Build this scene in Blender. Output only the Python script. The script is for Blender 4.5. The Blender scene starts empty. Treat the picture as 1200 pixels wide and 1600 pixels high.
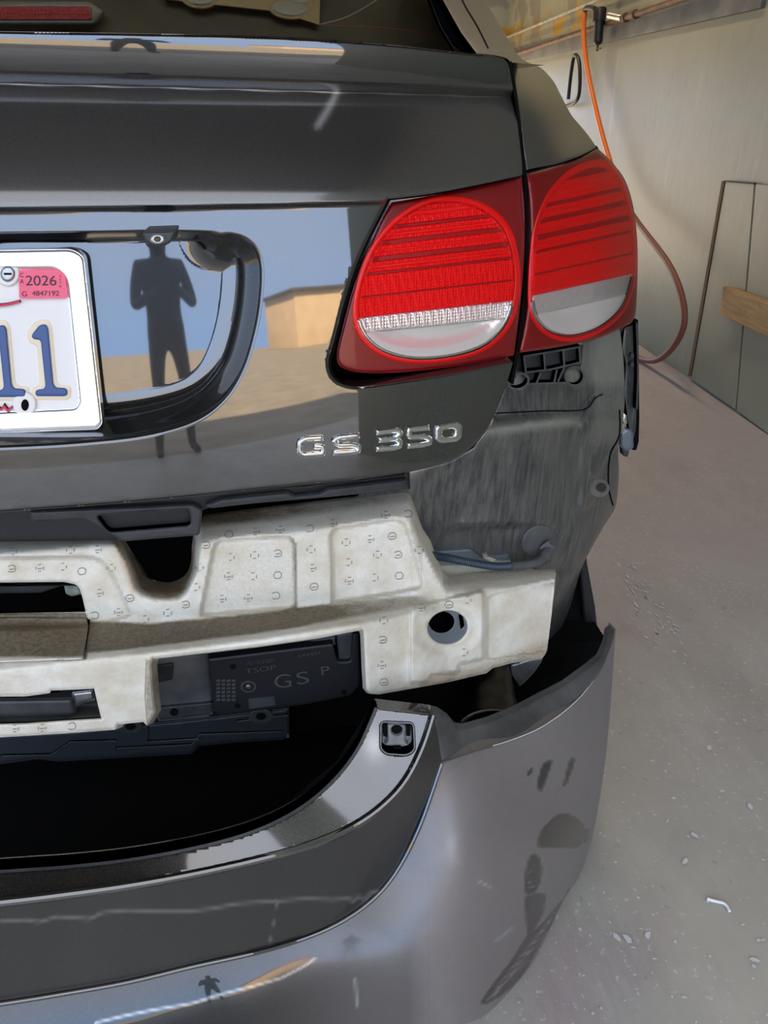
import bpy, math, random
import numpy as np
from math import sin, cos, tan, radians, pi
from mathutils import Vector, Matrix
from mathutils.geometry import delaunay_2d_cdt
random.seed(7)
rng = np.random.default_rng(5)

# ------------------------------------------------------------------ camera
SC = bpy.context.scene
COL = SC.collection
CAM = np.array([.29, -.68, 1.03]); FOC = 1200.0
_p, _w, _r = radians(27.4), radians(8.9), radians(1.0)
FWD = np.array([sin(_w)*cos(_p), cos(_w)*cos(_p), -sin(_p)])
RT = np.array([cos(_w), -sin(_w), 0.0]); UP = np.cross(RT, FWD)
RT, UP = RT*cos(_r)+UP*sin(_r), -RT*sin(_r)+UP*cos(_r)
cd = bpy.data.cameras.new('camera'); cam = bpy.data.objects.new('camera', cd); COL.objects.link(cam)
cd.sensor_fit = 'VERTICAL'; cd.sensor_height = 36.0; cd.lens = 36.0*FOC/1600.0; cd.clip_start = .02; cd.clip_end = 300
cam.matrix_world = Matrix(((RT[0], UP[0], -FWD[0], CAM[0]), (RT[1], UP[1], -FWD[1], CAM[1]), (RT[2], UP[2], -FWD[2], CAM[2]), (0, 0, 0, 1)))
SC.camera = cam
# ------------------------------------------------------------------ light
SC.view_settings.view_transform = 'Standard'; SC.view_settings.look = 'None'; SC.view_settings.gamma = 1
SC.view_settings.use_curve_mapping = False
SC.view_settings.exposure = 1.5
SC.view_settings.use_white_balance = True; SC.view_settings.white_balance_temperature = 8900; SC.view_settings.white_balance_tint = 14
SC.cycles.use_denoising = True
SC.cycles.max_bounces = 8; SC.cycles.transparent_max_bounces = 12
SC.cycles.sample_clamp_indirect = 6
world = bpy.data.worlds.new('world'); SC.world = world; world.use_nodes = True
_nt = world.node_tree; _bg = _nt.nodes['Background']
_tc = _nt.nodes.new('ShaderNodeTexCoord'); _sp = _nt.nodes.new('ShaderNodeSeparateXYZ'); _cr = _nt.nodes.new('ShaderNodeValToRGB')
_nt.links.new(_tc.outputs['Generated'], _sp.inputs[0]); _nt.links.new(_sp.outputs['Z'], _cr.inputs[0]); _nt.links.new(_cr.outputs[0], _bg.inputs[0])
_cr.color_ramp.elements[0].position = 0; _cr.color_ramp.elements[0].color = (.25, .52, 1.08, 1)
_cr.color_ramp.elements[1].position = 1; _cr.color_ramp.elements[1].color = (.42, .48, .58, 1)
_e = _cr.color_ramp.elements.new(.16); _e.color = (.31, .52, .94, 1); _e = _cr.color_ramp.elements.new(.5); _e.color = (.36, .50, .78, 1)
_bg.inputs[1].default_value = 1.75
sd = bpy.data.lights.new('sun', 'SUN'); sun = bpy.data.objects.new('sun', sd); COL.objects.link(sun)
sd.energy = 11.0; sd.angle = radians(.6); sd.color = (1, .90, .76)
sun.location = (3, -6, 9)
sun.rotation_euler = Vector((-.55, .80, .82)).to_track_quat('Z', 'Y').to_euler()

# ------------------------------------------------------------------ projection helpers
def rays(px, py):
    px = np.asarray(px, float); py = np.asarray(py, float)
    return (px-600)[..., None]*RT - (py-800)[..., None]*UP + FOC*FWD
def at(px, py, axis, v):
    d = rays(px, py); i = 'XYZ'.index(axis)
    return CAM + d*((v-CAM[i])/d[..., i])[..., None]
def tof(px, py, axis, v):
    d = rays(px, py); i = 'XYZ'.index(axis)
    return (v-CAM[i])/d[..., i]
def tY(fun):                       # depth function from a function giving world Y
    def D(px, py):
        return tof(px, py, 'Y', fun(px, py))
    return D
def surf(S, lo=-.34, hi=1.2, off=None):
    def D(px, py):
        d = rays(px, py)
        o = 0 if off is None else off(px, py)
        t0 = (lo-CAM[1])/d[..., 1]; t1 = (hi-CAM[1])/d[..., 1]
        def g(t):
            P = CAM + d*t[..., None]
            return P[..., 1]-S(P[..., 0], P[..., 2])-o
        N = 90
        best = t0.copy(); bg = g(t0); fa = t0.copy(); fb = t0.copy(); found = np.zeros(t0.shape, bool); prev = t0; pg = bg
        for k in range(1, N+1):
            t = t0+(t1-t0)*k/N; v = g(t)
            hit = (~found) & (pg <= 0) & (v > 0)
            fa = np.where(hit, prev, fa); fb = np.where(hit, t, fb); found |= hit
            m = (~found) & (v > bg); best = np.where(m, t, best); bg = np.where(m, v, bg)
            prev = t; pg = v
        a, b = fa, fb
        for _ in range(26):
            c = (a+b)/2; v = g(c) > 0
            b = np.where(v, c, b); a = np.where(v, a, c)
        return np.where(found, (a+b)/2, best)
    return D
def tps(ctrl, lam=0.0):            # smooth depth through control points (px, py, axis, value)
    x = np.array([c[0] for c in ctrl], float)/500; y = np.array([c[1] for c in ctrl], float)/500
    w = np.array([1/float(tof(c[0], c[1], c[2], c[3])) if c[2] != 'T' else 1/c[3] for c in ctrl])
    def U(r2): return r2**1.5
    n = len(x); K = U((x[:, None]-x)**2+(y[:, None]-y)**2)+lam*np.eye(n)
    Pm = np.stack([np.ones(n), x, y], 1)
    A = np.zeros((n+3, n+3)); A[:n, :n] = K; A[:n, n:] = Pm; A[n:, :n] = Pm.T
    s = np.linalg.solve(A, np.concatenate([w, np.zeros(3)]))
    def D(px, py):
        px = np.asarray(px, float)/500; py = np.asarray(py, float)/500
        r2 = (px[..., None]-x)**2+(py[..., None]-y)**2
        return 1/(U(r2)@s[:n]+s[n]+s[n+1]*px+s[n+2]*py)
    return D
def shift(D, dy):                  # move a depth function by dy metres along world Y (number or function)
    def E(px, py):
        t = D(px, py); d = rays(px, py); v = dy(px, py) if callable(dy) else dy
        return t + v/d[..., 1]
    return E
def near(D, m):                    # m metres towards the viewer side of the surface
    def E(px, py):
        t = D(px, py); return t - m/FOC
    return E
def pt(D, px, py):
    px = np.asarray(px, float); py = np.asarray(py, float)
    return CAM + rays(px, py)*D(px, py)[..., None]
# ------------------------------------------------------------------ 2d helpers
def crv(pts, n=8, closed=False):   # Catmull-Rom through pixel points
    P = np.array(pts, float); m = len(P); out = []
    rngk = range(m if closed else m-1)
    for k in rngk:
        if closed: a, b, c, d = P[k-1], P[k], P[(k+1) % m], P[(k+2) % m]
        else: a, b, c, d = P[max(k-1, 0)], P[k], P[k+1], P[min(k+2, m-1)]
        for j in range(n):
            t = j/n
            out.append(.5*((2*b)+(-a+c)*t+(2*a-5*b+4*c-d)*t*t+(-a+3*b-3*c+d)*t**3))
    if not closed: out.append(P[-1])
    return [tuple(q) for q in out]
def rnd(pts, r, n=5):              # polygon with rounded corners
    P = [np.array(p, float) for p in pts]; out = []; m = len(P)
    for i in range(m):
        a, b, c = P[i-1], P[i], P[(i+1) % m]
        ri = r[i] if isinstance(r, (list, tuple)) else r
        u = a-b; v = c-b; lu = np.linalg.norm(u); lv = np.linalg.norm(v)
        k = min(ri, lu*.45, lv*.45)
        if k < .2: out.append(tuple(b)); continue
        s = b+u/lu*k; e = b+v/lv*k
        for j in range(n+1):
            t = j/n; out.append(tuple((1-t)**2*s+2*t*(1-t)*b+t*t*e))
    return out
def ribbon(pts, w):                # constant-width strip around an open polyline
    P = np.array(pts, float); L = []; R = []
    for i in range(len(P)):
        a = P[i]-P[i-1] if i > 0 else P[1]-P[0]; b = P[i+1]-P[i] if i < len(P)-1 else P[i]-P[i-1]
        a = a/np.linalg.norm(a); b = b/np.linalg.norm(b); t = a+b; t /= np.linalg.norm(t)
        nrm = np.array([-t[1], t[0]]); k = 1/max(.5, abs(np.dot(nrm, [-a[1], a[0]])))
        L.append(tuple(P[i]+nrm*w/2*k)); R.append(tuple(P[i]-nrm*w/2*k))
    return L+R[::-1]
def ell(cx, cy, rx, ry, n=28, rot=0):
    c, s = cos(radians(rot)), sin(radians(rot))
    return [(cx+rx*cos(a)*c-ry*sin(a)*s, cy+rx*cos(a)*s+ry*sin(a)*c) for a in [2*pi*k/n for k in range(n)]]
def inside(px, py, poly):
    px = np.asarray(px, float); py = np.asarray(py, float); r = np.zeros(px.shape, bool); m = len(poly)
    for i in range(m):
        x0, y0 = poly[i-1]; x1, y1 = poly[i]
        if y0 == y1: continue
        r ^= ((y0 > py) != (y1 > py)) & (px < (x1-x0)*(py-y0)/(y1-y0)+x0)
    return r
def dist(px, py, line, closed=True):
    px = np.asarray(px, float); py = np.asarray(py, float); d = np.full(px.shape, 1e9)
    m = len(line)
    for i in range(0 if closed else 1, m):
        x0, y0 = line[i-1]; x1, y1 = line[i]; dx, dy = x1-x0, y1-y0; q = dx*dx+dy*dy+1e-9
        t = np.clip(((px-x0)*dx+(py-y0)*dy)/q, 0, 1)
        d = np.minimum(d, (px-x0-t*dx)**2+(py-y0-t*dy)**2)
    return np.sqrt(d)
def sdin(px, py, poly):            # positive inside
    d = dist(px, py, poly); return np.where(inside(px, py, poly), d, -d)
def dn(line, g=3.5):
    out = []
    for a, b in zip(line[:-1], line[1:]):
        k = max(1, int(round(math.hypot(b[0]-a[0], b[1]-a[1])/g))); out += [(a[0]+(b[0]-a[0])*j/k, a[1]+(b[1]-a[1])*j/k) for j in range(k)]
    return out+[line[-1]]
def insetl(line, e):               # parallel copy of a curve, e pixels to its right-hand side
    A = np.array(line); T = np.gradient(A, axis=0); T /= np.linalg.norm(T, axis=1)[:, None]
    return [tuple(q) for q in A+e*np.stack([-T[:, 1], T[:, 0]], 1)]
def ss(v):
    v = np.clip(v, 0, 1); return v*v*(3-2*v)
def densify(loop, g):
    out = []; m = len(loop)
    for i in range(m):
        a = np.array(loop[i], float); b = np.array(loop[(i+1) % m], float); L = np.linalg.norm(b-a)
        k = max(1, int(round(L/g)))
        for j in range(k): out.append(tuple(a+(b-a)*j/k))
    return out
# ------------------------------------------------------------------ object helpers
WLOC = {}
def link(name, V, Fc, mat, parent=None, smooth=True, normals=None, attrs=None, label=None):
    V = np.asarray(V, float); c = (V.min(0)+V.max(0))/2
    me = bpy.data.meshes.new(name); me.from_pydata((V-c).tolist(), [], [list(map(int, f)) for f in Fc]); me.update()
    if attrs:
        for k, a in attrs.items():
            at_ = me.attributes.new(k, 'FLOAT', 'POINT'); at_.data.foreach_set('value', np.asarray(a, np.float32))
    if smooth:
        me.polygons.foreach_set('use_smooth', [True]*len(me.polygons))
    if normals is not None:
        me.normals_split_custom_set_from_vertices([tuple(n) for n in normals])
    elif smooth:
        me.set_sharp_from_angle(angle=radians(35))
    me.materials.append(mat)
    o = bpy.data.objects.new(name, me); COL.objects.link(o)
    pl = np.zeros(3)
    if parent is not None:
        o.parent = parent; pl = WLOC[parent.name]
    o.location = tuple(c-pl); WLOC[o.name] = c
    if label: o['label'] = label
    return o
def thing(name, label, cat, loc, group=None):
    o = bpy.data.objects.new(name, None); COL.objects.link(o); o.location = loc; WLOC[o.name] = np.array(loc, float)
    o['label'] = label; o['category'] = cat
    if group: o['group'] = group
    return o
def tag(o, label, cat, group=None):
    o['label'] = label; o['category'] = cat
    if group: o['group'] = group
    return o
def relief(name, poly, D, mat, parent=None, g=6, holes=(), skirt=(0, .012, 0), edge=0, edged=.003, attr=None, lines=(), label=None, back=False, fine=()):
    """sheet bounded by a traced outline, lying on the 3D surface D, with its own edge thickness"""
    loops = [densify(poly, g)]+[densify(h, g) for h in holes]
    P = np.array(poly); x0, y0 = P.min(0); x1, y1 = P.max(0)
    gx, gy = np.meshgrid(np.arange(x0+g*.5, x1, g), np.arange(y0+g*.5, y1, g)); gx = gx.ravel(); gy = gy.ravel()
    for fx0, fy0, fx1, fy1, fg in fine:
        o_ = ~((gx > fx0) & (gx < fx1) & (gy > fy0) & (gy < fy1)); a_, b_ = np.meshgrid(np.arange(fx0+fg*.5, fx1, fg), np.arange(fy0+fg*.5, fy1, fg))
        gx = np.concatenate([gx[o_], a_.ravel()]); gy = np.concatenate([gy[o_], b_.ravel()])
    ok = inside(gx, gy, poly)
    for h in holes: ok &= ~inside(gx, gy, h)
    for l in loops: ok[ok] &= dist(gx[ok], gy[ok], l) > g*.5
    verts = []; edges = []
    for l in loops:
        b = len(verts); verts += l; edges += [(b+i, b+(i+1) % len(l)) for i in range(len(l))]
    for ln in lines:
        b = len(verts); verts += [tuple(q) for q in ln]; edges += [(b+i, b+i+1) for i in range(len(ln)-1)]
        ok[ok] &= dist(gx[ok], gy[ok], ln, False) > g*.45
    if edge:
        for l in loops:
            for e in (edge*.25, edge*.6, edge):
                A = np.array(l); T = np.roll(A, -1, 0)-np.roll(A, 1, 0); T /= np.linalg.norm(T, axis=1)[:, None]+1e-9
                for sg in (1, -1):
                    Q = A+sg*e*np.stack([-T[:, 1], T[:, 0]], 1)
                    k = inside(Q[:, 0], Q[:, 1], poly) & (dist(Q[:, 0], Q[:, 1], poly) > e*.9)
                    for h in holes: k &= ~inside(Q[:, 0], Q[:, 1], h) & (dist(Q[:, 0], Q[:, 1], h) > e*.9)
                    verts += [tuple(q) for q in Q[k]]
    verts += list(zip(gx[ok].tolist(), gy[ok].tolist()))
    r = delaunay_2d_cdt([Vector(v) for v in verts], edges, [], 0, 1e-4)
    V2 = np.array([tuple(v) for v in r[0]]); Fc = np.array([f for f in r[2] if len(f) == 3])
    cen = V2[Fc].mean(1); k = inside(cen[:, 0], cen[:, 1], poly)
    for h in holes: k &= ~inside(cen[:, 0], cen[:, 1], h)
    Fc = Fc[k]
    if edge:
        def D2(px, py):
            e = dist(px, py, poly)
            for h in holes: e = np.minimum(e, dist(px, py, h))
            q = np.clip(1-e/edge, 0, 1)
            return D(px, py)+edged/FOC*(1-np.sqrt(1-q*q*.98))
    else: D2 = D
    x, y = V2[:, 0], V2[:, 1]
    V = pt(D2, x, y); h_ = .6
    N = np.cross(pt(D2, x, y+h_)-pt(D2, x, y-h_), pt(D2, x+h_, y)-pt(D2, x-h_, y)); N /= np.linalg.norm(N, axis=1)[:, None]+1e-12
    fl = ((V-CAM)*N).sum(1) > 0; N[fl] *= -1
    # faces towards the camera
    A = V[Fc[:, 0]]; B = V[Fc[:, 1]]; Cc = V[Fc[:, 2]]; fn = np.cross(B-A, Cc-A); bad = (fn*(A-CAM)).sum(1) > 0
    Fc[bad] = Fc[bad][:, ::-1]
    F = [tuple(f) for f in Fc]; VV = [V]; NN = [N]; nv = len(V)
    at2 = [V2]
    if skirt is not None:
        sk = np.array(skirt, float)
        for l in loops:
            L = np.array(l); a = pt(D2, L[:, 0], L[:, 1]); m = len(L)
            b = a+sk
            tn = np.roll(a, -1, 0)-np.roll(a, 1, 0); sn = np.cross(tn, sk); sn /= np.linalg.norm(sn, axis=1)[:, None]+1e-12
            # outward: away from local patch centre
            mid = pt(D2, L[:, 0]*.98+.02*P[:, 0].mean(), L[:, 1]*.98+.02*P[:, 1].mean())
            if ((a-mid)*sn).sum() < 0: sn = -sn
            if l is not loops[0]: sn = -sn
            VV += [a, b]; NN += [sn, sn]; at2 += [L, L]
            for i in range(m):
                j = (i+1) % m; q = (nv+i, nv+j, nv+m+j, nv+m+i)
                F.append(q)
            nv += 2*m
        if back:
            Vb = V+sk; VV.append(Vb); NN.append(-N); at2.append(V2)
            F += [(f[2]+nv, f[1]+nv, f[0]+nv) for f in Fc.tolist()]; nv += len(V)
    VV = np.concatenate(VV); NN = np.concatenate(NN); at2 = np.concatenate(at2)
    attrs = None
    if attr: attrs = {kk: f(at2[:, 0], at2[:, 1]) for kk, f in attr.items()}
    return link(name, VV, F, mat, parent, True, NN, attrs, label)
def tube(name, pts, r, mat, parent=None, seg=10, rib=0, cap=True, label=None):
    P = np.array(pts, float); n = len(P); V = []; F = []
    T = np.gradient(P, axis=0); T /= np.linalg.norm(T, axis=1)[:, None]
    u = np.cross(T[0], [0, 0, 1.0]);
    if np.linalg.norm(u) < .1: u = np.cross(T[0], [0, 1.0, 0])
    for i in range(n):
        u = u-T[i]*np.dot(u, T[i]); u /= np.linalg.norm(u); v = np.cross(T[i], u)
        rr = (r[i] if hasattr(r, '__len__') else r)*(1-(rib if i % 2 else 0))
        for k in range(seg):
            a = 2*pi*k/seg; V.append(P[i]+(u*cos(a)+v*sin(a))*rr)
    for i in range(n-1):
        for k in range(seg):
            j = (k+1) % seg; F.append((i*seg+k, i*seg+j, (i+1)*seg+j, (i+1)*seg+k))
    if cap: F.append(tuple(range(seg))[::-1]); F.append(tuple((n-1)*seg+k for k in range(seg)))
    return link(name, V, F, mat, parent, label=label)
def sp3(pts, n=8):                 # smooth 3d polyline
    P = np.array(pts, float); m = len(P); out = []
    for k in range(m-1):
        a, b, c, d = P[max(k-1, 0)], P[k], P[k+1], P[min(k+2, m-1)]
        for j in range(n):
            t = j/n; out.append(.5*((2*b)+(-a+c)*t+(2*a-5*b+4*c-d)*t*t+(-a+3*b-3*c+d)*t**3))
    out.append(P[-1]); return out
def box(name, c, s, mat, parent=None, rot=None, bev=.003, label=None):
    sx, sy, sz = [v/2 for v in s]; b = min(bev, sx*.45, sy*.45, sz*.45)
    import bmesh
    bm = bmesh.new(); bmesh.ops.create_cube(bm, size=1); bmesh.ops.scale(bm, vec=s, verts=bm.verts)
    if b > 0: bmesh.ops.bevel(bm, geom=bm.edges[:], offset=b, segments=2, profile=.6, affect='EDGES')
    V = np.array([tuple(v.co) for v in bm.verts]); bm.verts.index_update(); F = [[v.index for v in f.verts] for f in bm.faces]; bm.free()
    if rot is not None: V = V@np.array(rot).T
    return link(name, V+np.array(c), F, mat, parent, label=label)
def rz(a): a = radians(a); return np.array([[cos(a), -sin(a), 0], [sin(a), cos(a), 0], [0, 0, 1.0]])
def slab(name, poly, D, th, mat, parent=None, g=8, **k): return relief(name, poly, D, mat, parent, g=g, skirt=(0, th, 0), **k)

# ------------------------------------------------------------------ materials
def M(name, col=(.5, .5, .5), rough=.5, metal=0, coat=0, coatr=.03, spec=.5, bump=None, var=None, trans=0, ior=1.45, fn=None, emit=None):
    m = bpy.data.materials.new(name); m.use_nodes = True; nt = m.node_tree; b = nt.nodes['Principled BSDF']
    b.inputs['Base Color'].default_value = (*col, 1); b.inputs['Roughness'].default_value = rough; b.inputs['Metallic'].default_value = metal
    b.inputs['Coat Weight'].default_value = coat; b.inputs['Coat Roughness'].default_value = coatr; b.inputs['Specular IOR Level'].default_value = spec
    b.inputs['Coat IOR'].default_value = 2.1 if coat >= 1 else 1.5
    b.inputs['Transmission Weight'].default_value = trans; b.inputs['IOR'].default_value = ior
    if emit: b.inputs['Emission Color'].default_value = (*emit[0], 1); b.inputs['Emission Strength'].default_value = emit[1]
    geo = nt.nodes.new('ShaderNodeNewGeometry')
    def noise(scale, det=3, rough_=.55, stretch=None):
        n = nt.nodes.new('ShaderNodeTexNoise'); n.inputs['Scale'].default_value = scale; n.inputs['Detail'].default_value = det; n.inputs['Roughness'].default_value = rough_
        if stretch:
            mp = nt.nodes.new('ShaderNodeMapping'); mp.inputs['Scale'].default_value = stretch; nt.links.new(geo.outputs['Position'], mp.inputs[0]); nt.links.new(mp.outputs[0], n.inputs['Vector'])
        else: nt.links.new(geo.outputs['Position'], n.inputs['Vector'])
        return n.outputs[0]
    def ramp(src, a, b_, c0=(0, 0, 0), c1=(1, 1, 1)):
        r = nt.nodes.new('ShaderNodeValToRGB'); r.color_ramp.elements[0].position = a; r.color_ramp.elements[1].position = b_
        r.color_ramp.elements[0].color = (*c0, 1); r.color_ramp.elements[1].color = (*c1, 1); nt.links.new(src, r.inputs[0]); return r.outputs[0]
    def mix(f, a, b_):
        x = nt.nodes.new('ShaderNodeMix'); x.data_type = 'RGBA'
        for s, v in ((x.inputs[0], f), (x.inputs[6], a), (x.inputs[7], b_)):
            if isinstance(v, (int, float)): s.default_value = v
            elif isinstance(v, tuple): s.default_value = (*v, 1)
            else: nt.links.new(v, s)
        return x.outputs[2]
    def math_(op, a, b_=0.0):
        x = nt.nodes.new('ShaderNodeMath'); x.operation = op
        for s, v in ((x.inputs[0], a), (x.inputs[1], b_)):
            if isinstance(v, (int, float)): s.default_value = v
            else: nt.links.new(v, s)
        return x.outputs[0]
    def attrn(nm):
        a = nt.nodes.new('ShaderNodeAttribute'); a.attribute_name = nm; return a.outputs['Fac']
    def dobump(src, st, distn=.002, prev=None):
        bn = nt.nodes.new('ShaderNodeBump'); bn.inputs['Strength'].default_value = st; bn.inputs['Distance'].default_value = distn
        nt.links.new(src, bn.inputs['Height'])
        if prev: nt.links.new(prev, bn.inputs['Normal'])
        return bn.outputs[0]
    if var: # (scale, amount)
        nz = noise(var[0], 4); c0 = tuple(c*(1-var[1]) for c in col); c1 = tuple(min(1, c*(1+var[1])) for c in col)
        nt.links.new(ramp(nz, .3, .7, c0, c1), b.inputs['Base Color'])
    if bump: nt.links.new(dobump(noise(bump[0], 3), bump[1], bump[2] if len(bump) > 2 else .001), b.inputs['Normal'])
    if fn: fn(nt, b, noise, ramp, mix, math_, attrn, dobump, geo)
    return m
PC = (.021, .0205, .020)
def paint_fn(dust=None):
    def f(nt, b, noise, ramp, mix, math_, attrn, dobump, geo):
        fl = nt.nodes.new('ShaderNodeTexVoronoi'); fl.inputs['Scale'].default_value = 1400; nt.links.new(geo.outputs['Position'], fl.inputs['Vector'])
        flk = ramp(fl.outputs['Color'], .2, .95, tuple(c*.75 for c in PC), tuple(c*1.6 for c in PC))
        base = flk
        if dust:
            d = attrn('dust'); n = noise(60, 5, .7); n2 = noise(900, 2)
            dd = math_('MULTIPLY', d, math_('ADD', .72, math_('MULTIPLY', math_('ADD', n, n2), .28)))
            mk = attrn('mark')
            base = mix(dd, base, dust)
            base = mix(mk, base, (.42, .40, .37))
            nt.links.new(math_('ADD', .30, math_('MULTIPLY', d, .25)), b.inputs['Roughness'])
            nt.links.new(math_('SUBTRACT', 1.0, math_('MULTIPLY', d, .92)), b.inputs['Coat Weight'])
            nt.links.new(math_('ADD', .03, math_('MULTIPLY', d, .35)), b.inputs['Coat Roughness'])
            nt.links.new(math_('SUBTRACT', .7, math_('MULTIPLY', d, .6)), b.inputs['Metallic'])
        nt.links.new(base, b.inputs['Base Color'])
    return f
m_paint = M('graphite_paint', PC, .33, .7, 1, .02, fn=paint_fn())
m_trunk = M('graphite_paint_trunk', PC, .33, .7, 1, .02, fn=paint_fn((.135, .122, .105)))
m_bumper = M('dusty_graphite_paint', PC, .33, .7, 1, .03, fn=paint_fn((.25, .215, .20)))
m_bumper.node_tree.nodes['Principled BSDF'].inputs['Coat IOR'].default_value = 1.62
m_black = M('black_plastic', (.012, .012, .013), .45, bump=(300, .15))
m_rub = M('black_gap_and_shade', (.004, .004, .004), .9, spec=.08)  # near-black for gaps and seals, and for painted shade inside the car
m_greyp = M('dark_grey_plastic', (.035, .036, .036), .5, var=(25, .35), bump=(500, .2))
m_tray = M('dusty_undertray_plastic', (.085, .082, .077), .6, var=(18, .4), bump=(400, .2))
m_sock = M('grey_socket_plastic', (.16, .16, .155), .45, var=(80, .3))
m_chrome = M('chrome', (.8, .8, .8), .06, 1)
m_steel = M('dull_steel', (.42, .42, .41), .38, .9, var=(60, .25))
m_platew = M('plate_white', (.66, .62, .58), .35, bump=(160, .1))
m_platef = M('polished_frame', (.86, .87, .87), .12, .85)
m_pink = M('pink_sticker', (.80, .10, .16), .4)
m_pinkd = M('dark_ink', (.05, .015, .03), .6)
m_blue = M('navy_enamel', (.022, .065, .19), .3)
m_halo = M('worn_cream', (.68, .56, .40), .4)
m_redink = M('red_ink', (.5, .02, .05), .5)
def body_fn(nt, b, noise, ramp, mix, math_, attrn, dobump, geo):
    s = noise(55, 5, .65, (3, 3, .35)); n = noise(9, 4); sp = noise(420, 2)
    base = ramp(s, .35, .72, (.05, .052, .052), (.175, .168, .15))
    base = mix(math_('MULTIPLY', ramp(n, .45, .75), .55), base, (.24, .225, .19))
    base = mix(ramp(sp, .74, .78), base, (.35, .34, .32))
    base = mix(attrn('dirt_and_light'), base, (.42, .40, .34))  # lighter tone paints the highlight on the ledge and upper corner
    nt.links.new(base, b.inputs['Base Color'])
m_body = M('dusty_primer_metal', (.1, .1, .1), .30, .45, .4, .12, fn=body_fn)
def beam_fn(nt, b, noise, ramp, mix, math_, attrn, dobump, geo):
    n = noise(30, 6, .65); n2 = noise(260, 3, .6); n3 = noise(650, 2)
    base = ramp(n, .3, .7, (.56, .48, .355), (.73, .685, .59))
    d = attrn('dirt_and_light')
    dd = math_('ADD', d, math_('MULTIPLY', math_('SUBTRACT', n2, .5), math_('MULTIPLY', 1.6, math_('MULTIPLY', d, math_('SUBTRACT', 1.15, d)))))
    dd = math_('ADD', math_('ADD', dd, .0), math_('MULTIPLY', math_('MULTIPLY', math_('SUBTRACT', n, .5), 1.6), math_('ADD', d, .12)))
    f = ramp(dd, .18, .75)
    dirtc = ramp(n2, .35, .7, (.115, .084, .050), (.215, .162, .104))
    base = mix(f, base, dirtc)
    base = mix(math_('MULTIPLY', ramp(n3, .60, .68), math_('ADD', .12, math_('MULTIPLY', d, .3))), base, (.10, .075, .05))
    base = mix(attrn('rust'), base, (.34, .17, .06))
    nt.links.new(base, b.inputs['Base Color'])
    nt.links.new(dobump(noise(420, 3), .35, .0012), b.inputs['Normal'])
m_beam = M('off_white_moulding', (.7, .68, .6), .55, fn=beam_fn)
m_mark = M('pressed_mark_shade', (.24, .21, .17), .8)
m_redd = M('deep_red_plastic', (.24, .004, .006), .35, 0, .1)
m_redb = M('bright_red_reflector', (.92, .004, .005), .35, 0, .1)
def rib_fn(nt, b, noise, ramp, mix, math_, attrn, dobump, geo):
    w = nt.nodes.new('ShaderNodeTexVoronoi'); w.inputs['Scale'].default_value = 330; w.distance = 'CHEBYCHEV'
    w.inputs['Randomness'].default_value = 0; nt.links.new(geo.outputs['Position'], w.inputs['Vector'])
    nt.links.new(dobump(w.outputs['Distance'], .7, .003), b.inputs['Normal'])
m_redp = M('prismatic_red', (.95, .005, .006), .4, 0, 0, spec=.2, fn=rib_fn)
m_redk = M('dark_red_groove', (.38, .002, .004), .35, 0, .1)
m_clearp = M('prismatic_clear', (.85, .84, .80),   .15, .6, .5, fn=rib_fn)
m_lampchr = M('lamp_chrome', (.90, .87, .80), .22, .5)
def lens_mat():
    m = bpy.data.materials.new('clear_lens'); m.use_nodes = True; nt = m.node_tree; nt.nodes.clear()
    o = nt.nodes.new('ShaderNodeOutputMaterial'); t = nt.nodes.new('ShaderNodeBsdfTransparent'); t.inputs[0].default_value = (1, .97, .97, 1)
    g = nt.nodes.new('ShaderNodeBsdfGlossy'); g.inputs['Roughness'].default_value = .015
    x = nt.nodes.new('ShaderNodeMixShader'); f = nt.nodes.new('ShaderNodeFresnel'); f.inputs[0].default_value = 1.27
    nt.links.new(f.outputs[0], x.inputs[0]); nt.links.new(t.outputs[0], x.inputs[1]); nt.links.new(g.outputs[0], x.inputs[2]); nt.links.new(x.outputs[0], o.inputs[0]); return m
m_lens = lens_mat()
def glass_mat():
    m = bpy.data.materials.new('tinted_glass'); m.use_nodes = True; nt = m.node_tree; nt.nodes.clear()
    o = nt.nodes.new('ShaderNodeOutputMaterial'); t = nt.nodes.new('ShaderNodeBsdfTransparent'); t.inputs[0].default_value = (.85, .82, .74, 1)
    g = nt.nodes.new('ShaderNodeBsdfGlossy'); g.inputs['Roughness'].default_value = .03
    x = nt.nodes.new('ShaderNodeMixShader'); f = nt.nodes.new('ShaderNodeFresnel'); f.inputs[0].default_value = 1.4
    nt.links.new(f.outputs[0], x.inputs[0]); nt.links.new(t.outputs[0], x.inputs[1]); nt.links.new(g.outputs[0], x.inputs[2]); nt.links.new(x.outputs[0], o.inputs[0]); return m
m_glass = glass_mat()
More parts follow.
